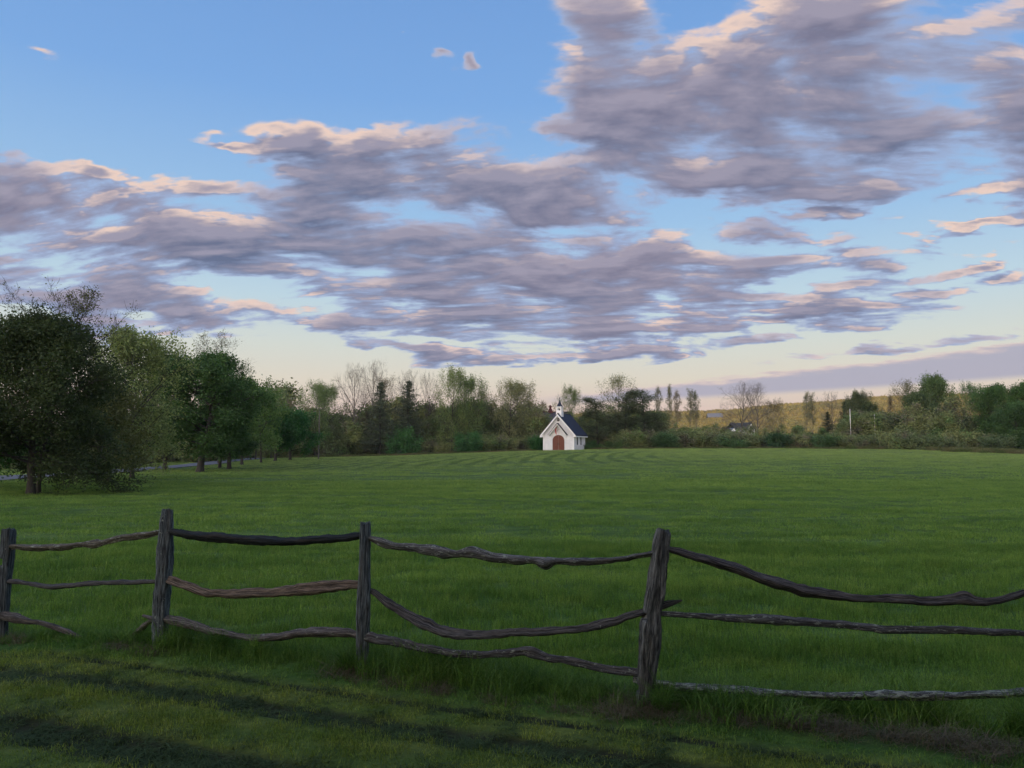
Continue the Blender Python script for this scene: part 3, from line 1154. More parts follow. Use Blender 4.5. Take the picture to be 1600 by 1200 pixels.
def fence_piece(name, pts, n, sides, color, lichen, label, shape, rough=.10, push=0.0, **kw):
    rows = []
    for q in pts:
        px, py, w = q[:3]
        p, Y = on_fence(px, py)
        # rails sit in the mortises, a little to either side of the line of the posts
        r_ = ray(px, py)
        k = (Y + push + (q[3] if len(q) > 3 else 0)) / r_[1]
        p = Vector((r_[0] * k, r_[1] * k, CAM_Z + r_[2] * k)) - finv
        rows.append((p.x, p.y, p.z, w * .90 / 2 / FPX * Y))
    o = link(name, log_mesh(name, rows, n, sides, frng, shape, rough, **kw), fence, color)
    o['lichen'] = lichen
    if label:
        o['label'] = label
    return o


GREY, DGREY, BLK, BRN, PALE = (.078, .092, .096), (.054, .064, .068), (.013, .017, .019), (.095, .086, .068), (.13, .13, .125)
# posts, from the top down
fence_piece('post', [(14, 827, 18), (13, 850, 19), (10, 880, 19), (7, 930, 16), (5, 975, 14), (4, 1020, 14)], 120, 48, DGREY, .25,
            'dark leaning post at the left edge', cross_post, .10, slots=((.30, .36, 3.3, 5.2, .04),), split_top=True)
fence_piece('post', [(263, 797, 17), (261, 822, 22), (259, 850, 23), (256, 900, 24), (252, 960, 24), (250, 1015, 21), (249, 1045, 20)], 160, 56, GREY, .42,
            'tallest grey post, its top crusted with lichen', cross_post, .10,
            slots=((.545, .60, 4.0, 5.6, .055), (.175, .215, 4.2, 5.7, .045)), split_top=True)
fence_piece('post', [(571, 818, 18), (571, 840, 19), (570, 900, 21), (568, 960, 24), (567, 1010, 21), (566, 1050, 18), (566, 1075, 18)], 160, 56, GREY, .15,
            'upright dark grey post with a square sawn top', cross_post, .09, split_top=True)
fence_piece('post', [(1037, 829, 23), (1034, 845, 28), (1030, 880, 30), (1025, 925, 31), (1020, 955, 30), (1018, 975, 35), (1016, 1000, 36), (1012, 1040, 33),
                     (1008, 1080, 29), (1005, 1115, 26), (1004, 1140, 26)], 200, 64, (.080, .082, .078), .25,
            'thickest post, split and leaning right', cross_post, .13, split_top=True,
            slots=((.60, .64, 3.9, 5.4, .05), (1.10, 1.15, 4.2, 5.8, .04)))
fence_piece('post', [(1764, 832, 26), (1762, 900, 30), (1758, 1000, 34), (1756, 1160, 34)], 80, 40, GREY, .2, None, cross_post, split_top=True)
fence_piece('post', [(-172, 826, 17), (-172, 900, 18), (-173, 985, 18)], 60, 32, DGREY, .2, None, cross_post, split_top=True)


def rail(pts, color, lichen, label, push=0.0, rough=.15):
    L = sum(math.hypot(pts[i + 1][0] - pts[i][0], pts[i + 1][1] - pts[i][1]) for i in range(len(pts) - 1))
    return fence_piece('rail', pts, int(max(30, L / 2.6)), 22, color, lichen, label, cross_split(frng), rough, push, kink=.008)


# left of the first post
rail([(-170, 905, 8), (-80, 902, 8), (-10, 905, 7), (14, 909, 6)], DGREY, .4, None)
rail([(-170, 850, 8), (-60, 862, 9), (14, 856, 7)], DGREY, .4, None)
# first bay
rail([(4, 857, 7), (22, 855, 9), (60, 857, 10), (110, 853, 9), (135, 849, 9), (150, 849, 14), (160, 848, 11), (180, 843, 9), (215, 837, 10), (245, 832, 9), (258, 829, 8)], BRN, .62,
     'top rail with a black knot and a white lichen patch beside the left edge', .0)
rail([(0, 908, 6), (40, 911, 7), (85, 917, 8), (110, 915, 8), (150, 912, 8), (200, 911, 8), (254, 908, 7)], (.065, .062, .060), .3, 'thin bowed middle rail of the leftmost bay')
rail([(0, 960, 15), (22, 966, 15), (50, 971, 9), (70, 975, 8), (90, 981, 8), (108, 987, 8), (128, 996, 5)], (.07, .062, .056), .3, 'fallen rail with one end lying in the grass', -.02)
# second bay
rail([(256, 830, 8), (275, 833, 11), (305, 837, 15), (345, 840, 16), (400, 843, 17), (450, 846, 15), (500, 843, 15), (540, 839, 14), (568, 837, 11)], BLK, .10, 'nearly black charred looking top rail')
rail([(256, 903, 8), (266, 907, 12), (290, 915, 14), (325, 926, 16), (360, 928, 16), (440, 925, 17), (500, 919, 16), (545, 915, 14), (568, 913, 12)], (.115, .088, .068), .12, 'brown middle rail, thick and gently sagging')
rail([(223, 962, 5), (240, 965, 9), (262, 968, 14), (300, 976, 16), (340, 989, 12), (375, 995, 12), (430, 996, 14), (475, 989, 14), (520, 989, 14), (568, 995, 13)], (.10, .088, .080), .45, 'crooked bottom rail running into the grass tufts')
rail([(200, 1000, 5), (218, 984, 9), (235, 971, 9), (250, 962, 7)], BRN, .2, 'short broken rail end propped against the tallest post', .06)
# third bay
rail([(566, 838, 7), (582, 842, 10), (605, 849, 14), (618, 852, 11), (660, 856, 14), (700, 863, 17), (716, 864, 13), (733, 861, 19), (770, 869, 15), (815, 874, 16), (838, 874, 14), (850, 878, 23), (864, 876, 14), (900, 877, 13), (960, 874, 11), (1000, 868, 10), (1032, 862, 9)],
     (.095, .094, .092), .60, 'knobbly lichen spotted top rail')
rail([(566, 920, 7), (582, 925, 10), (600, 937, 14), (630, 956, 17), (665, 976, 19), (700, 987, 17), (740, 991, 13), (800, 988, 14), (860, 987, 14), (920, 982, 15), (960, 972, 14), (1005, 957, 12), (1035, 946, 13), (1050, 942, 10), (1066, 938, 3)],
     (.062, .058, .056), .2, 'deeply sagging middle rail with its tip poking past the thickest post', .03)
rail([(560, 993, 14), (580, 997, 16), (610, 1003, 14), (660, 1013, 14), (710, 1020, 13), (760, 1022, 13), (805, 1018, 14), (825, 1018, 15), (850, 1026, 13), (900, 1036, 15), (950, 1045, 15), (1000, 1051, 14), (1024, 1053, 12)],
     (.066, .064, .066), .55, 'bottom rail with a bump in its middle and pale lichen flecks')
# fourth bay
rail([(1034, 856, 8), (1048, 858, 10), (1080, 866, 13), (1130, 882, 15), (1200, 909, 18), (1260, 925, 18), (1330, 934, 15), (1400, 937, 14), (1460, 939, 14), (1490, 937, 17), (1506, 936, 23), (1522, 940, 17), (1545, 941, 13), (1600, 928, 12), (1700, 908, 12), (1764, 895, 12)],
     (.058, .052, .050), .12, 'long swooping top rail with a broken knot near the right edge')
rail([(1014, 956, 7), (1035, 957, 9), (1100, 962, 10), (1180, 966, 13), (1260, 971, 14), (1340, 979, 14), (1440, 984, 13), (1540, 986, 12), (1600, 988, 10), (1764, 992, 10)], (.075, .075, .077), .62,
     'slim grey middle rail with pale lichen patches', -.02)
rail([(990, 1060, 10), (1020, 1066, 12), (1080, 1073, 14), (1150, 1079, 14), (1220, 1083, 12), (1300, 1088, 12), (1340, 1088, 13), (1390, 1089, 16), (1450, 1088, 12), (1540, 1086, 12), (1600, 1080, 13), (1764, 1070, 12)],
     (.075, .078, .080), .85, 'bottom rail crusted with pale lichen above bare earth')

# ------------------------------------------------------------------ the chapel
def chapel():
    cx, cy = 7.55, 125.0
    c = empty('chapel', (cx, cy, gz(cx, cy) - .05), R(-24))
    tag(c, 'small white wooden chapel with dark blue roof, belfry and arched red door', 'chapel')
    W, L, E = 5.3, 5.5, 2.85
    hw = W / 2
    pitch = R(48.5)
    rise = hw * math.tan(pitch)
    P = E + rise
    # gable walls and side walls in one shell
    b = MB().prism([(-hw, 0), (hw, 0), (hw, E), (0, P), (-hw, E)], 0, L)
    b.build('wall', M['clap'], c)
    MB().box((0, L / 2, .04), (W + .12, L + .12, .22)).build('foundation', M['stone'], c)
    for sx in (-1, 1):
        for y0 in (-.03, L - .09):
            MB().box((sx * (hw - .04), y0 + .06, E / 2 + .08), (.14, .14, E - .1)).build('corner_board', M['white'], c)
    # roof: two slabs
    ov, ovf, th = .42, .42, .13
    n = Vector((math.sin(pitch), 0, math.cos(pitch)))
    rb = MB()
    ex, ez = hw + ov, E - ov * math.tan(pitch)
    for s in (-1, 1):
        rb.prism([(0, P + .02), (s * ex, ez + .02), (s * ex, ez + th + .05), (0, P + th / math.cos(pitch) + .05)], -ovf, L + .3)
    roof = rb.build('roof', M['navy'], c)
    MB().box((0, L / 2 - .06, P + th / math.cos(pitch) + .06), (.16, L + .7, .06)).build('ridge_cap', M['navy'], roof)
    # barge boards at the front
    for s in (-1, 1):
        bb = MB().prism([(0, P + .10), (s * (ex + .02), ez + .10), (s * (ex + .02), ez - .20), (0, P - .22)], -ovf - .05, -ovf)
        bb.build('barge_board', M['white'], c)
        MB().prism([(s * hw, E - .02), (s * (ex - .01), ez + .0), (s * (ex - .01), ez - .16), (s * hw, ez - .16)], -ovf + .004, L + .29).build('soffit', M['white'], c)
    # round window
    rw = MB()
    nseg = 20
    z0 = 5.02
    rw.prism([(.27 * math.cos(a * 2 * math.pi / nseg), z0 + .27 * math.sin(a * 2 * math.pi / nseg)) for a in range(nseg)], -.035, .02)
    w = rw.build('window', M['darkglass'], c)
    w['label'] = 'round gable window'
    ring = MB()
    for a in range(nseg):
        a0, a1 = a * 2 * math.pi / nseg, (a + 1) * 2 * math.pi / nseg
        ring.prism([(.27 * math.cos(a0), z0 + .27 * math.sin(a0)), (.34 * math.cos(a0), z0 + .34 * math.sin(a0)), (.34 * math.cos(a1), z0 + .34 * math.sin(a1)), (.27 * math.cos(a1), z0 + .27 * math.sin(a1))], -.05, .01)
    ring.build('frame', M['white'], w)
    MB().box((0, -.045, z0), (.5, .02, .04)).build('glazing_bar', M['white'], w)
    # little gable hood over the door
    ap, hx_, hz = 4.42, 1.50, 2.62
    hood = MB()
    for s in (-1, 1):
        hood.prism([(0, ap), (s * hx_, hz), (s * hx_, hz - .18), (0, ap - .22)], -.62, -.003)
    h = hood.build('door_hood', M['white'], c)
    for s in (-1, 1):
        t = MB().prism([(0, ap + .11), (s * (hx_ + .08), hz + .03), (s * (hx_ + .08), hz - .045), (0, ap + .004)], -.70, -.003)
        t.build('hood_roof', M['black'], h)
    for s in (-1, 1):
        MB().prism([(s * (hx_ - .22), hz - .05), (s * (hx_ - .12), hz - .02), (s * (hx_ - .12), hz - .55), (s * (hx_ - .22), hz - .62)], -.1, -.003).build('bracket', M['white'], h)
    # arched double door
    dw, spring, top = .91, 1.62, 2.46

    def arch(wd, sp, tp, nn=10):
        pts = []
        for i in range(nn + 1):
            t_ = i / nn
            x_ = wd * math.cos(t_ * math.pi / 2) ** .95
            pts.append((x_, sp + (tp - sp) * math.sin(t_ * math.pi / 2)))
        return pts
    outer, inner = arch(dw + .10, spring + .03, top + .11), arch(dw, spring, top)
    casing = MB()
    for s in (-1, 1):
        casing.prism([(s * dw, .1), (s * (dw + .10), .1), (s * (dw + .10), spring + .03), (s * dw, spring)], -.07, -.003)
        for i in range(len(inner) - 1):
            casing.prism([(s * inner[i][0], inner[i][1]), (s * outer[i][0], outer[i][1]), (s * outer[i + 1][0], outer[i + 1][1]), (s * inner[i + 1][0], inner[i + 1][1])], -.07, -.003)
    casing.build('door_casing', M['maroon'], c)
    for s in (-1, 1):
        d = MB().prism([(s * .012, .1), (s * dw, .1)] + [(s * max(x_, .012), z_) for x_, z_ in inner[:-1]] + [(s * .012, top)], -.035, -.003).build('door', M['maroon'], c)
        for k in range(4):
            zt = spring + (top - spring) * math.sqrt(max(0, 1 - ((.14 + k * .215 + .08) / dw) ** 2)) - .06
            MB().box((s * (.13 + k * .215), -.043, .16 + (zt - .16) / 2), (.19, .016, zt - .16)).build('plank', M['maroon'], d)
        MB().box((s * .10, -.085, 1.12), (.04, .07, .22)).build('handle', M['black'], d)
    MB().box((0, -.30, .06), (2.4, .55, .12)).build('step', M['stone'], c)
    # emblem over the door: red flame beside a slim cross
    fl = MB()
    out_ = [(-.02, 0), (-.14, .16), (-.22, .42), (-.25, .72), (-.21, 1.00), (-.10, 1.24), (.06, 1.42), (-.02, 1.18), (-.09, .95), (-.10, .70), (-.08, .42), (-.03, .18)]
    zb = 2.60
    fl.prism([(x_ * 1.25 - .28, z_ * .92 + zb) for x_, z_ in out_], -.052, -.02)
    e = fl.build('flame_emblem', M['red'], c)
    e['label'] = 'curled red flame sign above the door'
    MB().prism([(x_ - .22, z_ * .92 + zb) for x_, z_ in [(-.02, .28), (-.07, .50), (-.05, .74), (.04, 1.02), (.05, .80), (.015, .55)]], -.052, -.02).build('inner_flame', M['darkred'], e)
    MB().box((.08, -.036, zb + .60), (.05, .03, 1.15)).box((.08, -.036, zb + .84), (.34, .032, .05)).build('cross', M['pinkgrey'], e)
    # side windows, tall and pointed, on both sides
    for s in (1, -1):
        for yc in (1.55, 3.35):
            g_ = MB()
            pr = [(yc - .26, .95), (yc + .26, .95), (yc + .26, 2.2), (yc + .14, 2.50), (yc, 2.66), (yc - .14, 2.50), (yc - .26, 2.2)]
            a_, b_ = (hw - .02, hw + .035) if s > 0 else (-hw - .035, -hw + .02)
            g_.prism(pr, a_, b_, 'x')
            w = g_.build('window', M['darkglass'], c)
            f_ = MB()
            for yy in (yc - .285, yc + .285):
                f_.box((s * (hw + .015), yy, 1.58), (.036, .05, 1.32))
            f_.box((s * (hw + .03), yc, .91), (.08, .68, .07))
            f_.build('frame', M['white'], w)
            MB().box((s * (hw + .045), yc, 1.75), (.02, .50, .035)).build('glazing_bar', M['navy'], w)
    # belfry astride the front of the ridge
    by, bw = .62, .86
    zb0 = P - .30
    MB().box((0, by, zb0 + .35), (bw + .1, bw + .1, .9)).build('belfry_base', M['white'], c)
    zt = zb0 + .80
    bt = MB()
    for sx in (-1, 1):
        for sy in (-1, 1):
            bt.box((sx * (bw / 2 - .10), by + sy * (bw / 2 - .10), zt + .40), (.20, .20, .80))
    for k in range(4):
        Mr = Matrix.Rotation(k * math.pi / 2, 3, 'Z')
        o_ = Mr @ Vector((0, -bw / 2 + .06, 0))
        for p_, dd in (((0, .12), (bw - .40, .24)), ((0, .72), (bw - .40, .16))):
            bt.box((o_.x, by + o_.y, zt + p_[1]), (dd[0], .08, dd[1]), Mr)
        for s in (-1, 1):
            q = Mr @ Vector((s * .17, -bw / 2 + .06, 0))
            bt.box((q.x, by + q.y, zt + .60), (.14, .07, .16), Mr)
    bel = bt.build('belfry', M['white'], c)
    MB().cyl((0, by, zt + .28), .16, .08, .26, 10).build('bell', M['black'], bel)
    MB().box((0, by, zt + .835), (bw + .16, bw + .16, .07)).build('cornice', M['white'], bel)
    # spire with swept eaves
    sp = MB()
    prof = [(.60, 0.0), (.46, .13), (.33, .33), (.20, .62), (.04, 1.08)]
    for (r0, z0_), (r1, z1_) in zip(prof[:-1], prof[1:]):
        sp.cyl((0, by, zt + .87 + z0_), r0 * 1.08, r1 * 1.08, z1_ - z0_, 4, math.pi / 4)
    spire = sp.build('spire', M['navy'], c)
    MB().box((0, by, zt + 2.13), (.05, .05, .56)).box((0, by, zt + 2.22), (.30, .052, .05)).build('finial_cross', M['black'], spire)


chapel()


# ------------------------------------------------------------------ buildings beyond the trees
def barn_cupola():
    Y = 166.0
    p = at(866, 660, Y)
    c = empty('barn', (p.x, Y, gz(p.x, Y) - .1), R(8))
    tag(c, 'old barn with purplish slate roof and maroon cupola half hidden behind the white chapel', 'barn')
    H = at(866, 644.5, Y).z - c.location.z
    L, D, E = 7.4, 6.0, H - 2.9
    MB().prism([(-D / 2, 0), (D / 2, 0), (D / 2, E), (0, H - .1), (-D / 2, E)], -L / 2, L / 2, 'x').build('wall', M['barnred'], c)
    rb = MB()
    for s in (-1, 1):
        rb.prism([(0, H - .05), (s * (D / 2 + .35), E - .32), (s * (D / 2 + .35), E - .15), (0, H + .12)], -L / 2 - .3, L / 2 + .3, 'x')
    rf = rb.build('roof', M['slate'], c)
    MB().box((0, 0, H + .14), (L + .7, .35, .16)).build('ridge_board', M['barnred'], rf)
    cxp = -.85
    cu = MB().cyl((cxp, 0, H - .1), .78, .42, .85, 4, math.pi / 4).box((cxp, 0, H + .95), (.44, .44, .5)).build('cupola', M['barnred'], c)
    MB().cyl((cxp, 0, H + 1.2), .46, .40, .12, 8).cyl((cxp, 0, H + 1.32), .38, .06, .28, 8).build('cupola_roof', M['barnred'], cu)


def farmhouse():
    Y = 225.0
    p = at(1164, 670, Y)
    c = empty('farmhouse', (p.x, Y, gz(p.x, Y) - .1), R(24))
    tag(c, 'white gabled farmhouse with dark roof peeping over the thicket below two bare trees', 'house')
    H = at(1172, 660.5, Y).z - c.location.z
    # long wing with its roof slope to the camera, gable wing on the right
    E = H - 1.7
    MB().box((-1.4, 1.4, (E) / 2), (5.0, 3.4, E)).build('wall', M['white'], c)
    rb = MB()
    for s in (-1, 1):
        rb.prism([(1.4, H - .2), (1.4 + s * 2.1, E - .35), (1.4 + s * 2.1, E - .2), (1.4, H)], -4.2, 1.3, 'x')
    rb.build('roof', M['darkroof'], c)
    b = MB().prism([(.15, 0), (2.95, 0), (2.95, E - .1), (1.55, H - .1), (.15, E - .1)], -.75, 2.6)
    b.build('gable_wall', M['white'], c)
    r2 = MB()
    for s in (-1, 1):
        r2.prism([(1.55, H - .05), (1.55 + s * 1.75, E - .42), (1.55 + s * 1.75, E - .26), (1.55, H + .12)], -1.1, 2.6)
    r2.build('gable_roof', M['darkroof'], c)
    for xw in (.85, 1.45, 2.2):
        w = MB().box((xw, -.77, E - 1.0), (.40, .06, .95)).build('window', M['darkglass'], c)
        MB().box((xw, -.79, E - 1.0), (.42, .05, .06)).build('sash', M['white'], w)
    MB().box((1.55, -.77, E + .35), (.40, .06, .5)).build('window', M['darkglass'], c)
    MB().box((-3.0, 1.2, E / 2 - .4), (.06, 0.5, .5)).build('vent', M['black'], c)


def hit_hill(px, py):
    r_ = ray(px, py)
    for Y in np.arange(800, 1500, 4.0):
        k = Y / r_[1]
        x, z = r_[0] * k, CAM_Z + r_[2] * k
        if z < float(hill_z(np.array([x]), np.array([Y]))[0]) + 2:
            return x, Y, z
    return r_[0] * 1400, 1400.0, CAM_Z + r_[2] * 1400


def hill_barn():
    x, Y, z = hit_hill(1117, 654)
    c = empty('metal_barn', (x, Y, float(hill_z(np.array([x]), np.array([Y]))[0]) - .5), R(-10))
    tag(c, 'distant farm shed with blue grey metal roof standing on the golden hillside', 'shed')
    Wd = 22 / FPX * Y
    MB().box((0, 0, 3), (Wd, Wd * .6, 6)).build('wall', M['darkroof'], c)
    rb = MB()
    for s in (-1, 1):
        rb.prism([(0, 10.5), (s * Wd * .36, 4.2), (s * Wd * .36, 4.8), (0, 11.1)], -Wd / 2 - .5, Wd / 2 + .5, 'x')
    rb.build('roof', M['tin'], c)


barn_cupola()
farmhouse()
hill_barn()


def shed():
    Y = 200.0
    p = at(1137, 672, Y)
    c = empty('lean_to_shed', (p.x, Y, gz(p.x, Y)), R(20))
    tag(c, 'small lean-to shed with pale sloping roof in the bushes beside the white farmhouse', 'shed')
    z = p.z - c.location.z
    MB().box((0, 0, z / 2 - .4), (1.8, 1.8, z - .8)).build('wall', M['darkroof'], c)
    MB().prism([(-1.1, z - 1.1), (1.1, z + .45), (1.1, z + .6), (-1.1, z - .95)], -1.1, 1.1).build('roof', M['tin'], c)


shed()
for (px, yb, yt, Y, rad, lb, mt) in (
        (497.5, 720, 640, 104, .10, 'slim pale pole at the wood edge right of the small dark green trees', 'palebark'),
        (1329.5, 684, 639, 139, .065, 'white pole rising from the thicket beside the dark conifer', 'white'),
        (1367.5, 684, 646, 138, .065, 'shorter white pole in the brush under the far golden hill', 'white')):
    p = at(px, yb, Y)
    z0 = gz(p.x, Y) - .2
    top = at(px, yt, Y).z
    c = empty('pole', (p.x, Y, z0), 0)
    tag(c, lb, 'pole')
    MB().cyl((0, 0, 0), rad, rad * .7, top - z0, 10).build('shaft', M[mt], c)
    MB().cyl((0, 0, top - z0), rad * .85, rad * .2, .12, 10).build('cap', M['black'], c)

# ------------------------------------------------------------------ trees
UP = np.array([0, 0, 1.0])
LEAFGAIN = 2.1


def norm(v):
    return v / (np.linalg.norm(v) + 1e-9)


def walk(rng, p, d, L, n, wander, trop, droop=0.0):
    pts = [p]
    for i in range(n):
        d = norm(d + rng.normal(0, wander, 3) + UP * trop - UP * droop * (i / n))
        p = p + d * L / n
        pts.append(p)
    return np.array(pts)


def side_dir(rng, d, ang, az=None):
    a = norm(np.cross(d, UP if abs(d[2]) < .95 else np.array([1.0, 0, 0])))
    b = np.cross(d, a)
    az = rng.uniform(0, 2 * np.pi) if az is None else az
    return norm(d * math.cos(ang) + (a * math.cos(az) + b * math.sin(az)) * math.sin(ang))


def tubes(lines, radii, sides):
    """lines: list of equal-length polylines"""
    P = np.array(lines)
    Rr = np.array(radii)
    n, k, _ = P.shape
    d = np.gradient(P, axis=1)
    d /= np.linalg.norm(d, axis=2, keepdims=True) + 1e-9
    ref = np.where(np.abs(d[..., 2:3]) > .9, np.array([1.0, 0, 0]), UP)
    a = np.cross(d, ref)
    a /= np.linalg.norm(a, axis=2, keepdims=True) + 1e-9
    b = np.cross(d, a)
    th = np.linspace(0, 2 * np.pi, sides, endpoint=False)
    V = P[:, :, None, :] + Rr[:, :, None, None] * (a[:, :, None, :] * np.cos(th)[None, None, :, None] + b[:, :, None, :] * np.sin(th)[None, None, :, None])
    V = V.reshape(-1, 3)
    base = (np.arange(n) * k * sides)[:, None, None]
    i = base + (np.arange(k - 1) * sides)[None, :, None] + np.arange(sides)[None, None, :]
    j = base + (np.arange(k - 1) * sides)[None, :, None] + ((np.arange(sides) + 1) % sides)[None, None, :]
    return V, np.stack([i.ravel(), j.ravel(), (j + sides).ravel(), (i + sides).ravel()], 1)


def join(parts):
    V, F, k = [], [], 0
    for v, f in parts:
        V.append(v)
        F.append(f + k)
        k += len(v)
    return np.concatenate(V), np.concatenate(F)


def leaf_cloud(rng, anchors, per, sigma, size, flat=0.0, aspect=.55):
    A = np.repeat(anchors, per, axis=0)
    n = len(A)
    c = A + rng.normal(0, 1, (n, 3)) * np.array([sigma, sigma, sigma * (1 - flat)])
    u = rng.normal(0, 1, (n, 3))
    u[:, 2] *= (1 - .5 * flat)
    u /= np.linalg.norm(u, axis=1)[:, None]
    w = np.cross(u, rng.normal(0, 1, (n, 3)))
    w /= np.linalg.norm(w, axis=1)[:, None] + 1e-9
    s_ = size * rng.uniform(.6, 1.35, n)[:, None] / 2
    V = np.stack([c - u * s_, c + w * s_ * aspect, c + u * s_, c - w * s_ * aspect], 1).reshape(-1, 3)
    return V, np.arange(n * 4).reshape(-1, 4)


def broadleaf(seed, H=10, W=4.5, base=.2, fork=.0, n1=16, n2=7, n3=5, ang=(75, 25), leaves=6, lsize=.16, sigma=.28, trop=.05, droop=0.0,
              twigs=True, R0=None, dens=1.0, prof='round', wander=.10, kexp=1.0, lvl4=0, bare_top=0):
    """returns (trunk+limbs mesh data, twig mesh data, leaf mesh data) of one tree standing at the origin"""
    rng = np.random.default_rng(seed)
    R0 = R0 or H * .020
    tr = walk(rng, np.zeros(3) - UP * .25, UP, H * .93 + .25, 14, .045, .05)
    trr = R0 * (1 - np.linspace(0, 1, 15) * .93) * np.where(np.arange(15) == 0, 1.5, np.where(np.arange(15) == 1, 1.08, 1))
    big = [tubes([tr], [trr], 9)]
    L1, L1r, L2, L2r, L3, L3r, L4 = [], [], [], [], [], [], []
    tips = []
    for i in range(n1):
        t = base + (1 - base) * ((i + rng.uniform(0, 1)) / n1) ** kexp
        t = min(t, .97)
        if prof == 'round':
            e = math.sqrt(max(.02, 1 - ((t - (base + 1) * .47) / (1 - base) * 1.75) ** 2)) if t > (base + 1) * .47 else 1 - .45 * ((.47 * (1 + base) - t) / (1 - base)) ** 1.2
            e = max(e, .42)
        elif prof == 'vase':
            e = .55 + .9 * max(0, (1 - t)) if t < .8 else .5
            e = max(.3, e)
        elif prof == 'slim':
            e = .45 * (1 - t) + .28
        else:
            e = 1 - .6 * t
        f = t * 14
        k = int(f)
        p = tr[k] * (1 - (f - k)) + tr[min(k + 1, 14)] * (f - k)
        a = R(ang[0] + (ang[1] - ang[0]) * (t - base) / (1 - base) + rng.normal(0, 6))
        az = i * 2.4 + rng.uniform(-.5, .5)
        d = np.array([math.sin(a) * math.cos(az), math.sin(a) * math.sin(az), math.cos(a)])
        Ln = W * e * rng.uniform(.8, 1.12) / max(math.sin(a), .5)
        Ln = min(Ln, (H * 1.06 - p[2]) / max(math.cos(a) + .3, .3) if a < R(60) else Ln)
        b1 = walk(rng, p, d, Ln, 6, wander, trop, droop)
        r1 = max(.012, R0 * .52 * (1 - t * .7) * min(1.2, Ln / W))
        L1.append(b1)
        L1r.append(r1 * (1 - np.linspace(0, 1, 7) * .85))
        for j in range(n2):
            s_ = .22 + .78 * (j + rng.random()) / n2
            g_ = s_ * 6
            q = int(min(g_, 5.99))
            pp = b1[q] * (1 - (g_ - q)) + b1[q + 1] * (g_ - q)
            d1 = norm(b1[q + 1] - b1[q])
            b2 = walk(rng, pp, side_dir(rng, d1, R(rng.uniform(28, 62))), Ln * .46 * (1.15 - .6 * s_), 4, wander * 1.2, trop * 1.3, droop)
            L2.append(b2)
            r2 = max(.007, r1 * .42 * (1 - .5 * s_))
            L2r.append(r2 * (1 - np.linspace(0, 1, 5) * .8))
            for m in range(n3):
                v = .2 + .8 * (m + rng.random()) / n3
                h_ = v * 4
                w = int(min(h_, 3.99))
                p3 = b2[w] * (1 - (h_ - w)) + b2[w + 1] * (h_ - w)
                l3 = Ln * .20 * (1.15 - .5 * v)
                b3 = walk(rng, p3, side_dir(rng, norm(b2[w + 1] - b2[w]), R(rng.uniform(25, 60))), l3, 3, wander * 1.5, trop * 2, droop)
                L3.append(b3)
                L3r.append(max(.004, r2 * .5) * np.array([1, .8, .55, .3]))
                tips += [b3[1], b3[2], b3[3]]
                for _ in range(lvl4):
                    w4 = rng.integers(0, 3)
                    b4 = walk(rng, b3[w4] + (b3[w4 + 1] - b3[w4]) * rng.random(), side_dir(rng, norm(b3[w4 + 1] - b3[w4]), R(rng.uniform(20, 50))), l3 * .65, 2, wander * 1.5, trop * 2)
                    L4.append(b4)
            tips.append(b2[4])
        tips.append(b1[6])
    big.append(tubes(L1, L1r, 6))
    if L2:
        big.append(tubes(L2, L2r, 4))
    tw = []
    if twigs and L3:
        tw.append(tubes(L3, L3r, 3))
    if L4:
        tw.append(tubes(L4, np.full((len(L4), 3), 1.0) * np.array([.008, .006, .003]) * max(1, H / 10), 3))
    lf = None
    tips = np.array(tips)
    if bare_top:
        tips = tips[tips[:, 2] < H * bare_top + rng.normal(0, .05 * H, len(tips))]
    if leaves:
        lf = leaf_cloud(rng, tips, leaves, sigma, lsize)
    return join(big), (join(tw) if tw else None), lf


def spruce(seed, H=9, W=1.9, lsize=.20):
    rng = np.random.default_rng(seed)
    tr = walk(rng, np.zeros(3) - UP * .2, UP, H + .2, 8, .012, .05)
    big = [tubes([tr], [H * .016 * (1 - np.linspace(0, .95, 9))], 7)]
    L, Lr, A = [], [], []
    nw = int(H * 3.2)
    for i in range(nw):
        t = .06 + .92 * i / nw
        z = H * t
        r_ = W * (1 - t) ** .85 * rng.uniform(.65, 1.15) + .08
        for k in range(6):
            az = rng.uniform(0, 6.28)
            d = norm(np.array([math.cos(az), math.sin(az), -.12 + .35 * t]))
            b = walk(rng, np.array([tr[0][0], tr[0][1], z + rng.normal(0, .06)]), d, r_, 4, .05, .06)
            L.append(b)
            Lr.append(np.array([.03, .022, .016, .01, .005]))
            for q in np.linspace(.15, 1, max(3, int(r_ * 5))):
                g_ = q * 4
                w = int(min(g_, 3.99))
                A.append(b[w] + (b[w + 1] - b[w]) * (g_ - w))
    A = np.array(A)
    lf = leaf_cloud(rng, A, 5, .11, lsize, .4, .35)
    lf2 = leaf_cloud(rng, A - UP * .10, 3, .10, lsize, .2, .3)
    return join(big + [tubes(L, Lr, 3)]), None, join([lf, lf2])


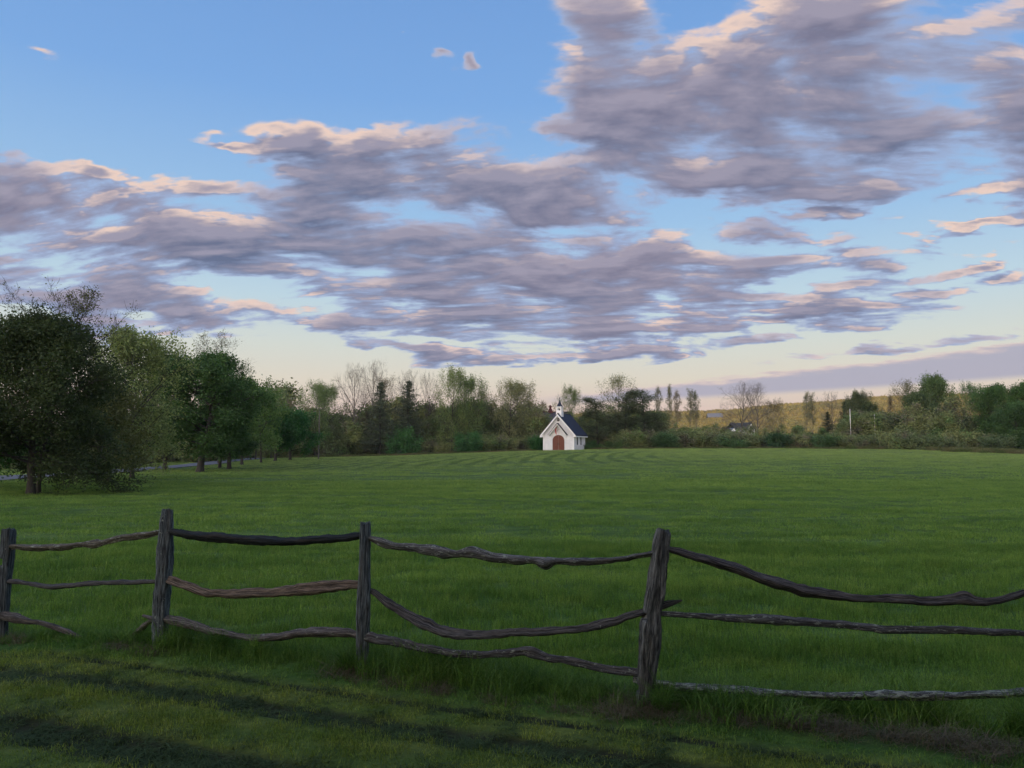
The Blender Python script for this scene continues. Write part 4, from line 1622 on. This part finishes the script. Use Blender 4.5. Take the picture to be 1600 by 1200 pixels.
def pine(seed, H=9, W=3.0, lsize=.22):
    """old white pine: flat irregular shelves of needles"""
    rng = np.random.default_rng(seed)
    tr = walk(rng, np.zeros(3) - UP * .2, UP, H * .96 + .2, 8, .05, .06)
    big = [tubes([tr], [H * .018 * (1 - np.linspace(0, .9, 9))], 7)]
    L, Lr, L2, L2r, A = [], [], [], [], []
    for i in range(34):
        t = .22 + .76 * (i + rng.random()) / 34
        p = tr[0] + UP * H * t * .96
        p[:2] = tr[min(int(t * 8), 8)][:2]
        r_ = W * rng.uniform(.45, 1.1) * (1.1 - .62 * t)
        az = rng.uniform(0, 6.28)
        b = walk(rng, p, norm(np.array([math.cos(az), math.sin(az), .10])), r_, 5, .10, .08)
        L.append(b)
        Lr.append(H * .005 * np.array([1, .85, .7, .5, .35, .2]))
        for j in range(6):
            w = rng.integers(1, 5)
            d2 = side_dir(rng, norm(b[w + 1] - b[w]), R(50), rng.choice([0, np.pi]))
            b2 = walk(rng, b[w], d2, r_ * .35, 3, .1, .15)
            L2.append(b2)
            L2r.append(H * .002 * np.array([1, .8, .6, .3]))
            A += [b2[1], b2[2], b2[3], b2[3] + UP * .1]
        A += [b[3], b[4], b[5], b[5]]
    lf = leaf_cloud(rng, np.array(A), 13, .32, lsize, .35, .30)
    return join(big + [tubes(L, Lr, 5), tubes(L2, L2r, 3)]), None, lf


def shrub(seed, W=2.4, H=3.2, n=26, leaves=9, lsize=.20, sigma=.22, twiggy=False):
    rng = np.random.default_rng(seed)
    L, Lr, L2, L2r, tips = [], [], [], [], []
    for i in range(n):
        az = rng.uniform(0, 6.28)
        a = R(rng.uniform(4, 62))
        l = H * rng.uniform(.75, 1.08) / max(.72, math.cos(a * .8)) * (W / H if a > .7 else 1)
        p = np.array([math.cos(az), math.sin(az), 0]) * rng.uniform(0, .35 * W) * .5 - UP * .1
        b = walk(rng, p, np.array([math.sin(a) * math.cos(az), math.sin(a) * math.sin(az), math.cos(a)]), l, 6, .12, -.02)
        L.append(b)
        Lr.append(np.linspace(.035, .01, 7))
        for j in range(9):
            w = rng.integers(1, 6)
            b2 = walk(rng, b[w] + (b[w + 1] - b[w]) * rng.random(), side_dir(rng, norm(b[w + 1] - b[w]), R(rng.uniform(25, 70))), H * .26, 3, .2, .03)
            L2.append(b2)
            L2r.append(np.array([.014, .011, .008, .004]))
            tips += [b2[1], b2[2], b2[3]]
        tips.append(b[6])
    return join([tubes(L, Lr, 4), tubes(L2, L2r, 3)]), None, leaf_cloud(rng, np.array(tips), leaves, sigma, lsize, .1)


def kit(name, data, bark='bark', leaf='leaf'):
    """mesh data -> shared meshes"""
    tr, tw, lf = data
    out = {'trunk': mesh_np(name + '_trunk', tr[0], tr[1], [M[bark]], True)}
    if tw is not None:
        out['twigs'] = mesh_np(name + '_twigs', tw[0], tw[1], [M[bark]], True)
    if lf is not None:
        out['crown'] = mesh_np(name + '_crown', lf[0], lf[1], [M[leaf]])
    return out


def plant_tree(kind, kt, loc, rz, sc, label, cat, group, color, parts=None):
    color = tuple(c * LEAFGAIN for c in color)
    t = empty(kind, loc, rz, sc)
    tag(t, label, cat, group)
    for k, me in kt.items():
        o = link({'crown': 'crown', 'trunk': 'trunk' if cat != 'shrub' else 'stems', 'twigs': 'twigs'}[k], me, t, color)
        if k != 'trunk':
            o['kind'] = 'stuff'
    return t


print('trees start', round(time.time() - T0, 1))
# --- the tall trees along the lane, each grown for its place
LANEG = 'trees along the lane'


def own_tree(px, pyb, pyt, Y, kind, label, color, group, seed, rz=0, **kw):
    p = at(px, pyb, Y)
    z0 = gz(p.x, Y)
    H = at(px, pyt, Y).z - z0
    data = broadleaf(seed, H=H, **kw)
    top = np.percentile((data[2] or data[1])[0][:, 2], 99.7)
    for q in data:
        if q is not None:
            q[0][:, 2] = np.where(q[0][:, 2] > 0, q[0][:, 2] * H / top, q[0][:, 2])
    kt = kit(kind, data)
    return plant_tree(kind, kt, (p.x, Y, z0), rz, 1, label, 'tree', group, color)


OLIVE, DARKG, MIDG, LIGHTG, GREYG = (.050, .066, .018), (.022, .058, .014), (.040, .100, .018), (.085, .125, .034), (.095, .110, .055)
own_tree(48, 770, 498, 31.7, 'spreading_tree', 'wide dark spreading tree with drooping branches at the left edge, trunk standing in the lawn', (.026, .038, .014), LANEG, 3,
         W=3.9, base=.20, n1=50, n2=10, n3=6, ang=(94, 24), leaves=11, lsize=.115, sigma=.20, wander=.13, droop=.09, trop=.02, R0=.17, prof='low')
own_tree(60, 770, 448, 32.4, 'sparse_tree', 'leggy sparse branches reaching above the wide dark spreading tree at the left edge', (.052, .060, .022), LANEG, 13,
         W=2.9, base=.45, n1=22, n2=7, n3=5, ang=(58, 16), leaves=1, lsize=.085, sigma=.07, R0=.09, trop=.03, lvl4=1)
own_tree(-45, 762, 492, 36, 'maple_tree', 'dark leafy tree cut off by the left edge behind the spreading tree', DARKG, LANEG, 17,
         W=4.2, base=.14, n1=24, n2=8, n3=5, ang=(88, 22), leaves=6, lsize=.17, sigma=.26, R0=.2)
own_tree(170, 752, 600, 41, 'small_olive_tree', 'low brownish olive tree leaning out of the big spreading tree towards the lawn', (.058, .064, .022), LANEG, 23,
         W=2.5, base=.20, n1=26, n2=8, n3=5, ang=(90, 26), leaves=6, lsize=.15, sigma=.24, droop=.08, R0=.10, prof='low')
own_tree(207, 745, 514, 47, 'ash_tree', 'airy pale olive tree with fine upright branches between the dark tree and the maple', (.105, .130, .048), LANEG, 5,
         W=3.0, base=.10, n1=34, n2=8, n3=6, ang=(72, 16), leaves=5, lsize=.15, sigma=.24, R0=.13, trop=.06)
own_tree(258, 738, 546, 64, 'maple_tree', 'deep green maple filling the gap behind the pale olive tree', (.030, .058, .018), LANEG, 29,
         W=3.6, base=.2, n1=22, n2=8, n3=5, ang=(78, 22), leaves=8, lsize=.22, sigma=.32, R0=.2)
own_tree(312, 735, 549, 60, 'maple_tree', 'rounded dark green maple with a short thick trunk beside the lane', (.030, .060, .018), LANEG, 6,
         W=3.7, base=.17, n1=30, n2=9, n3=6, ang=(84, 20), leaves=9, lsize=.20, sigma=.28, R0=.28)
own_tree(358, 731, 592, 66, 'young_maple_tree', 'small dark green maple touching the right side of the rounded maple', (.032, .062, .020), LANEG, 7,
         W=2.6, base=.24, n1=20, n2=7, n3=5, ang=(80, 25), leaves=8, lsize=.20, sigma=.26, R0=.19)
own_tree(343, 730, 604, 71, 'young_maple_tree', 'half hidden maple between the two dark maples by the lane', (.030, .074, .018), LANEG, 37,
         W=2.2, base=.24, n1=16, n2=7, n3=5, ang=(80, 25), leaves=7, lsize=.22, sigma=.26, R0=.15)
own_tree(343, 724, 521, 88, 'bare_tree', 'nearly bare pale tree rising above the dark maples by the lane', (.11, .11, .07), LANEG, 8,
         W=3.4, base=.35, n1=22, n2=7, n3=5, ang=(56, 24), kexp=1.2, leaves=1, lsize=.14, sigma=.14, R0=.16, trop=.03, lvl4=1)
own_tree(378, 727, 588, 80, 'light_green_tree', 'mid green tree with a slim trunk right of the dark maples', (.058, .098, .026), LANEG, 9,
         W=3.4, base=.2, n1=24, n2=8, n3=5, ang=(75, 20), leaves=5, lsize=.22, sigma=.32, R0=.15)
own_tree(408, 724, 606, 90, 'light_green_tree', 'smaller light green tree thinning out towards the road bend', (.065, .105, .030), LANEG, 10,
         W=3.0, base=.2, n1=18, n2=7, n3=5, ang=(75, 20), leaves=4, lsize=.22, sigma=.34, R0=.13)
own_tree(430, 722, 636, 96, 'small_dark_tree', 'low dark green tree, left of the pair before the wood', (.026, .066, .020), LANEG, 11,
         W=3.0, base=.26, n1=18, n2=7, n3=5, ang=(84, 30), leaves=8, lsize=.24, sigma=.30, R0=.2)
own_tree(453, 721, 640, 99, 'small_dark_tree', 'low dark green tree, right of the pair before the wood', (.024, .072, .020), LANEG, 12,
         W=3.3, base=.26, n1=18, n2=7, n3=5, ang=(84, 30), leaves=8, lsize=.24, sigma=.30, R0=.2)
print('lane trees', round(time.time() - T0, 1))

# --- kinds that repeat along the far edge of the field
KITS = {
    'leafy': [kit('leafy', broadleaf(50 + i, H=10, W=4.2, base=.12, n1=28, n2=7, n3=5, ang=(74, 44), kexp=1.15, leaves=4, lsize=.19, sigma=.36, R0=.14, trop=.04, lvl4=1)) for i in range(3)],
    'sparse': [kit('sparse', broadleaf(60 + i, H=10, W=4.2, base=.28, n1=20, n2=7, n3=5, ang=(60, 38), kexp=1.2, leaves=2, lsize=.18, sigma=.32, R0=.12, trop=.06, lvl4=1), 'palebark') for i in range(3)],
    'bare': [kit('bare', broadleaf(70 + i, H=10, W=4.6, base=.28, n1=18, n2=8, n3=5, ang=(58, 30), kexp=1.2, leaves=0, R0=.20, trop=.03, lvl4=2), 'palebark') for i in range(3)],
    'slim': [kit('slim', broadleaf(80 + i, H=10, W=2.2, base=.42, n1=16, n2=6, n3=4, ang=(42, 16), leaves=2, lsize=.17, sigma=.22, R0=.10, trop=.06, lvl4=1, prof='slim'), 'palebark') for i in range(2)],
    'dense': [kit('dense', broadleaf(90 + i, H=10, W=4.6, base=.10, n1=30, n2=9, n3=5, ang=(86, 24), leaves=8, lsize=.24, sigma=.36, R0=.2)) for i in range(2)],
    'spruce': [kit('spruce', spruce(100 + i, 10, 2.6)) for i in range(2)],
    'pine': [kit('pine', pine(110 + i, 10, 3.4)) for i in range(3)],
}
KNAME = {'leafy': 'leafy_tree', 'sparse': 'budding_tree', 'bare': 'bare_tree', 'slim': 'slim_tree', 'dense': 'dense_tree', 'spruce': 'spruce_tree', 'pine': 'pine_tree'}
KGRP = {'leafy': 'spring green trees at the wood edge', 'sparse': 'budding trees at the wood edge', 'bare': 'bare trees at the wood edge', 'slim': 'slim budding trees above the thicket',
        'dense': 'dense green trees at the right', 'spruce': 'dark spruces in the tree line', 'pine': 'dark pines beside the chapel'}
SPG, SPY, SPP = (.085, .115, .040), (.105, .115, .042), (.115, .095, .062)
# kind, px, top, half width in px, distance, colour, label
LINE = [
    ('leafy', 424, 604, 24, 122, (.090, .112, .050), 'pale green tree peeping over the pair of low dark trees'),
    ('sparse', 452, 622, 18, 128, SPP, 'thin budding tree between the pale tree and the round light green one'),
    ('leafy', 492, 594, 27, 132, (.085, .120, .045), 'round light green tree above the slim pale pole'),
    ('leafy', 517, 598, 25, 138, (.080, .105, .042), 'light green tree overlapping the left tall bare tree'),
    ('bare', 552, 566, 27, 140, SPP, 'tall bare tree with a trunk leaning left, first of the two tallest bare ones'),
    ('bare', 578, 561, 26, 143, SPP, 'tallest bare tree, straight trunk beside the pointed spruce'),
    ('sparse', 600, 585, 18, 150, SPP, 'thin bare topped tree directly behind the pointed spruce'),
    ('spruce', 594, 598, 17, 131, (.042, .052, .034), 'pointed dark spruce below the tallest bare trees'),
    ('bare', 631, 577, 27, 148, SPP, 'fine twigged bare tree behind the blunt dark spruce'),
    ('spruce', 638, 596, 19, 136, (.044, .054, .036), 'blunt dark spruce in front of the fine twigged bare tree'),
    ('bare', 671, 580, 20, 142, SPP, 'bare tree immediately left of the tall leafy tree'),
    ('leafy', 706, 571, 26, 136, (.090, .120, .040), 'tall leafy yellow green tree, highest of the leafy ones left of the chapel'),
    ('leafy', 733, 586, 24, 138, (.075, .110, .036), 'leafy tree forming the lower right shoulder of the tall yellow green tree'),
    ('sparse', 755, 610, 20, 150, SPP, 'small pinkish budding tree between two leafy trees left of the chapel'),
    ('leafy', 796, 591, 28, 139, (.115, .120, .055), 'fan shaped tree with fine pale leaves left of the chapel'),
    ('sparse', 818, 594, 24, 142, (.11, .11, .05), 'airy fan shaped tree nearest the left side of the barn'),
    ('slim', 850, 626, 12, 172, SPP, 'tiny thin tree beside the barn cupola'),
    ('leafy', 889, 601, 18, 140, (.080, .105, .036), 'leafy tree rising just behind the chapel belfry'),
    ('pine', 934, 620, 24, 133, (.046, .056, .030), 'low broad dark pine right of the chapel'),
    ('sparse', 962, 584, 27, 138, (.115, .120, .060), 'tall white stemmed tree with sparse leaves among the pines'),
    ('pine', 977, 612, 19, 136, (.044, .056, .030), 'middle dark pine next to the white stemmed tree'),
    ('pine', 1008, 607, 25, 135, (.040, .052, .028), 'tallest dark pine with flat shelves at the end of the wood'),
    ('slim', 1029, 602, 9, 150, (.10, .10, .06), 'slim budding tree touching the tallest pine'),
    ('slim', 1043, 600, 9, 148, (.10, .10, .055), 'second slim budding tree right of the tallest pine'),
    ('slim', 1058, 608, 9, 156, SPP, 'thin nearly bare tree before the golden hill, third from the pines'),
    ('slim', 1078, 607, 10, 152, (.10, .10, .06), 'slim leafy topped tree, left one of a pair before the golden hill'),
    ('slim', 1090, 609, 9, 152, (.095, .10, .06), 'slim leafy topped tree, right one of a pair before the golden hill'),
    ('bare', 1159, 595, 33, 165, SPP, 'big bare tree with wide branches above the white farmhouse'),
    ('bare', 1184, 597, 26, 160, SPP, 'bare tree just right of the white farmhouse roof'),
    ('sparse', 1212, 622, 20, 158, (.09, .08, .045), 'short budding tree right of the bare farmhouse trees'),
    ('slim', 1259, 611, 9, 155, (.10, .10, .06), 'slim tree, left of two before the low middle of the hill'),
    ('slim', 1271, 613, 9, 156, (.10, .10, .06), 'slim tree, right of two before the low middle of the hill'),
    ('bare', 1300, 611, 20, 158, SPP, 'small bare spreading tree left of the tiny dark conifer'),
    ('spruce', 1294, 644, 9, 140, (.020, .030, .018), 'tiny dark conifer left of the pointed one beside the white pole'),
    ('spruce', 1321, 628, 10, 150, (.016, .026, .016), 'small pointed dark conifer beside the white pole'),
    ('dense', 1345, 611, 20, 148, (.050, .064, .030), 'bushy olive tree right of the white pole'),
    ('dense', 1362, 628, 17, 146, (.044, .060, .026), 'lower bushy tree beside the shorter white pole'),
    ('slim', 1398, 616, 9, 152, SPP, 'small pinkish bare tree left of the big domed tree'),
    ('sparse', 1432, 592, 28, 150, (.085, .085, .045), 'twiggy grey left half of the big domed clump'),
    ('dense', 1466, 585, 30, 148, (.056, .088, .030), 'big domed green tree standing above the right part of the wood'),
    ('dense', 1440, 612, 26, 142, (.046, .068, .028), 'low green tree at the foot of the big domed tree'),
    ('leafy', 1515, 596, 18, 146, (.040, .085, .026), 'upright green tree between the domed tree and the bright green mass'),
    ('dense', 1558, 601, 32, 128, (.040, .078, .022), 'bright green rounded tree, left of the bright pair at the right edge'),
    ('dense', 1606, 594, 36, 124, (.042, .084, .022), 'bright green tree cut off by the right edge'),
    ('dense', 1585, 628, 30, 120, (.036, .070, .022), 'lower bright green tree filling the right edge'),
]
trng = np.random.default_rng(99)
for i, (k, px, pt, hw, Y, colr, lb) in enumerate(LINE):
    kt = KITS[k][i % len(KITS[k])]
    p = at(px, 690, Y)
    z0 = gz(p.x, Y) - .1
    H = at(px, pt, Y).z - z0
    if 'crown' in kt:
        co = np.empty(len(kt['crown'].vertices) * 3, dtype=np.float32)
        kt['crown'].vertices.foreach_get('co', co)
        co = co.reshape(-1, 3)
    else:
        co = np.empty(len(kt['twigs'].vertices) * 3, dtype=np.float32)
        kt['twigs'].vertices.foreach_get('co', co)
        co = co.reshape(-1, 3)
    sz = H / np.percentile(co[:, 2], 99.8)
    sx = (hw / FPX * Y) / np.percentile(np.hypot(co[:, 0], co[:, 1]), {'spruce': 72, 'bare': 88, 'leafy': 84, 'sparse': 85, 'pine': 88}.get(k, 93))
    plant_tree(KNAME[k], kt, (p.x, Y, z0), trng.uniform(0, 6.28), (sx, sx, sz), lb, 'tree', KGRP[k], colr)
print('line', round(time.time() - T0, 1))


# --- thicket: brush and saplings that read as one mass
def merged(data):
    tr, tw, lf = data
    V, F = join([lf, tr] if lf is not None else [tr])
    return V, F, len(lf[1]) if lf is not None else 0


def brush_proto(name, data):
    V, F, nl = merged(data)
    me = mesh_np(name, V, F, [M['brush'], M['bark']])
    idx = np.ones(len(F), dtype=np.int32)
    idx[:nl] = 0
    me.polygons.foreach_set('material_index', idx)
    return proto(name, me)


bp = [brush_proto('brush', shrub(130 + i, 2.5, 3.0, 22, 7, .22, .24)) for i in range(4)]
bp2 = [brush_proto('brush', shrub(140, 2.2, 3.2, 26, 2, .20, .22)), brush_proto('brush', broadleaf(141, H=5.5, W=2.2, base=.15, n1=16, n2=5, n3=4, ang=(70, 20), leaves=4, lsize=.24, sigma=.28, R0=.07, twigs=False)),
       brush_proto('brush', broadleaf(142, H=6.0, W=2.4, base=.22, n1=16, n2=5, n3=5, ang=(60, 20), leaves=1, lsize=.22, sigma=.28, R0=.07))]


def thicket(name, prot, rows, seed):
    r_ = np.random.default_rng(seed)
    P, S = [], []
    for (x0, x1, Y0, Y1, n, s0, s1) in rows:
        u = r_.uniform(0, 1, n)
        Y = r_.uniform(Y0, Y1, n)
        px = x0 + (x1 - x0) * u
        x = np.array([at(a, 650, b_)[0] for a, b_ in zip(px, Y)])
        keep = ~((np.abs(x - 8.6) < 4.6) & (Y < 134))
        s_ = r_.uniform(s0, s1, n) * (1 + .18 * vnoise(px / 40.0, px * 0, seed))
        P.append(np.stack([x, Y, ground_z(x, Y) - .15], 1)[keep])
        S.append(s_[keep])
    P, S = np.concatenate(P), np.concatenate(S)
    S3 = np.stack([S * r_.uniform(.85, 1.25, len(S)), S * r_.uniform(.85, 1.25, len(S)), S], 1)
    return tag(scatter(name, P, r_.uniform(0, 6.28, len(P)), S3, prot, r_.normal(0, .05, (len(P), 2)), seed), kind='stuff')


thicket('brush', bp, [(455, 850, 134, 142, 62, .75, 1.15), (905, 1130, 132, 140, 44, .7, 1.05), (1120, 1420, 131, 140, 58, .65, .95), (1400, 1700, 122, 138, 70, .75, 1.3),
                      (380, 470, 128, 150, 22, .8, 1.2), (60, 330, 92, 120, 46, .8, 1.3), (-200, 120, 70, 95, 40, .9, 1.3)], 51)
thicket('saplings', bp2, [(435, 545, 131, 142, 34, .85, 1.25), (460, 860, 140, 156, 120, 1.0, 1.5), (900, 1040, 138, 152, 50, .9, 1.35), (1030, 1320, 136, 150, 46, .50, .75), (1310, 1440, 138, 150, 46, .8, 1.2),
                          (1420, 1720, 130, 150, 90, .9, 1.4), (100, 420, 110, 150, 50, .9, 1.4)], 52)
thicket('far_woodland', bp + bp2, [(440, 1030, 165, 215, 150, 1.0, 1.7), (1030, 1330, 165, 200, 60, .5, .9), (1330, 1750, 160, 200, 90, .9, 1.3), (-400, 440, 150, 220, 130, 1.2, 2.2)], 53)

# a few shrubs one can tell apart along the mown edge
SHR = [kit('shrub', shrub(150 + i, 2.4, 2.9, 24, 12, .20, .22)) for i in range(3)]
for i, (px, pt, hw, Y, colr, lb) in enumerate([
        (632, 668, 24, 131, (.036, .088, .028), 'fresh green rounded shrub in the brush below the blunt spruce'),
        (735, 675, 22, 130, (.030, .076, .024), 'dark green shrub below the tall yellow green tree'),
        (838, 682, 13, 129, (.024, .070, .020), 'small deep green shrub against the left wall of the chapel'),
        (925, 688, 12, 129, (.034, .070, .022), 'low shrub just right of the chapel side wall'),
        (955, 690, 13, 129, (.050, .082, .028), 'low yellowish shrub under the broad dark pine'),
        (1040, 676, 20, 130, (.036, .066, .026), 'rounded shrub at the end of the pines'),
        (1150, 682, 26, 130, (.046, .082, .030), 'wide light green shrub in front of the farmhouse'),
        (1215, 676, 22, 131, (.030, .058, .024), 'dark rounded shrub right of the farmhouse'),
        (1290, 680, 24, 130, (.044, .078, .028), 'light green shrub below the tiny dark conifer'),
        (1392, 678, 16, 130, (.044, .085, .026), 'bright green shrub in the dark brush left of the reeds'),
        (1470, 684, 22, 122, (.070, .088, .042), 'greyish yellow shrub at the edge of the reeds'),
        (1556, 681, 26, 117, (.060, .082, .038), 'broad olive shrub in front of the bright green trees')]):
    kt = SHR[i % 3]
    p = at(px, 690, Y)
    z0 = gz(p.x, Y) - .1
    H = at(px, pt, Y).z - z0
    plant_tree('shrub', kt, (p.x, Y, z0), trng.uniform(0, 6.28), (hw / FPX * Y / 2.3,) * 2 + (H / 3.1,), lb, 'shrub', 'shrubs along the far edge of the field', colr)

# reeds and rough grass at the far right edge, unmown strip all along
rr = np.random.default_rng(61)
reed = [proto('rough_grass_patch', mesh_np('rough_grass_patch', *blades(rr, 120, .9, .5, 1.15, .05, .35, 3), [M['rough']])) for _ in range(3)]
px = np.concatenate([rr.uniform(1330, 1720, 900), rr.uniform(430, 1720, 900)])
Y = np.concatenate([rr.uniform(104, 124, 900) + np.where(px[:900] < 1480, 12, 0), rr.uniform(126, 131, 900)])
x = np.array([at(a, 690, b_)[0] for a, b_ in zip(px, Y)])
keep = ~((np.abs(x - 8.6) < 4.4) & (Y < 133)) & ~((px < 1450) & (Y < 124))
x, Y = x[keep], Y[keep]
n = len(x)
s_ = rr.uniform(.5, 1.0, n) * np.where(Y > 125.5, .55, 1.0)
tag(scatter('rough_grass', np.stack([x, Y, ground_z(x, Y) - .05], 1), rr.uniform(0, 6.28, n), np.stack([np.ones(n), np.ones(n), s_], 1), reed, rr.normal(0, .05, (n, 2)), 8), kind='stuff')

# woods on the far hills
hr = np.random.default_rng(71)
hc = []
for i in range(4):
    A = hr.normal(0, 1, (26, 3))
    A /= np.linalg.norm(A, axis=1)[:, None]
    A *= np.array([3.6, 3.6, 4.2]) * hr.uniform(.6, 1, (26, 1))
    A[:, 2] += 5.0
    V, F = leaf_cloud(hr, A, 6, .9, 2.8, 0, .8)
    hc.append(proto('hillside_crown', mesh_np('hillside_crown', V, F, [M['hillwood']])))
n = 42000
x = hr.uniform(-700, 1500, n)
y = 820 + 730 * hr.random(n) ** .8
k = np.abs(x) < y * .78 + 60
x, y = x[k], y[k]
k = vnoise(x * .008, y * .006, 81) > -1.0
x, y = x[k], y[k]
n = len(x)
s_ = hr.uniform(.45, .95, n)
tag(scatter('hillside_woods', np.stack([x, y, hill_z(x, y) - 1], 1), hr.uniform(0, 6.28, n), np.stack([s_, s_, s_ * hr.uniform(.8, 1.2, n)], 1), hc, None, 9), kind='stuff')

# unseen trees added behind the camera so the foreground lies in shade
for i, (x, y, s_, lb) in enumerate([(-7.5, -5.5, 1.0, 'unseen maple added behind the camera to shade the foreground, left one'), (1.5, -8.0, 1.15, 'unseen maple added behind the camera to shade the foreground, middle one'), (10.5, -6.0, 1.0, 'unseen maple added behind the camera to shade the foreground, right one')]):
    plant_tree('shade_maple', KITS['dense'][i % 2], (x, y, gz(x, y)), i * 2.0, (s_, s_, s_), lb, 'tree', 'unseen maples added behind the camera for shade', (.03, .07, .018))
print('done', round(time.time() - T0, 1))

# ------------------------------------------------------------------ evening air
hm = bpy.data.materials.new('haze')
hm.use_nodes = True
hm.node_tree.nodes.clear()
hb = NB(hm.node_tree)
pv = hb.n('ShaderNodeVolumePrincipled')
pv.inputs['Color'].default_value = (.92, .93, 1, 1)
pv.inputs['Density'].default_value = .00009
pv.inputs['Anisotropy'].default_value = .2
ho = hb.n('ShaderNodeOutputMaterial')
hm.node_tree.links.new(pv.outputs[0], ho.inputs['Volume'])
tag(MB().box((0, 1700, 50), (8400, 6400, 170)).build('haze', hm), kind='stuff')
print('all', round(time.time() - T0, 1))
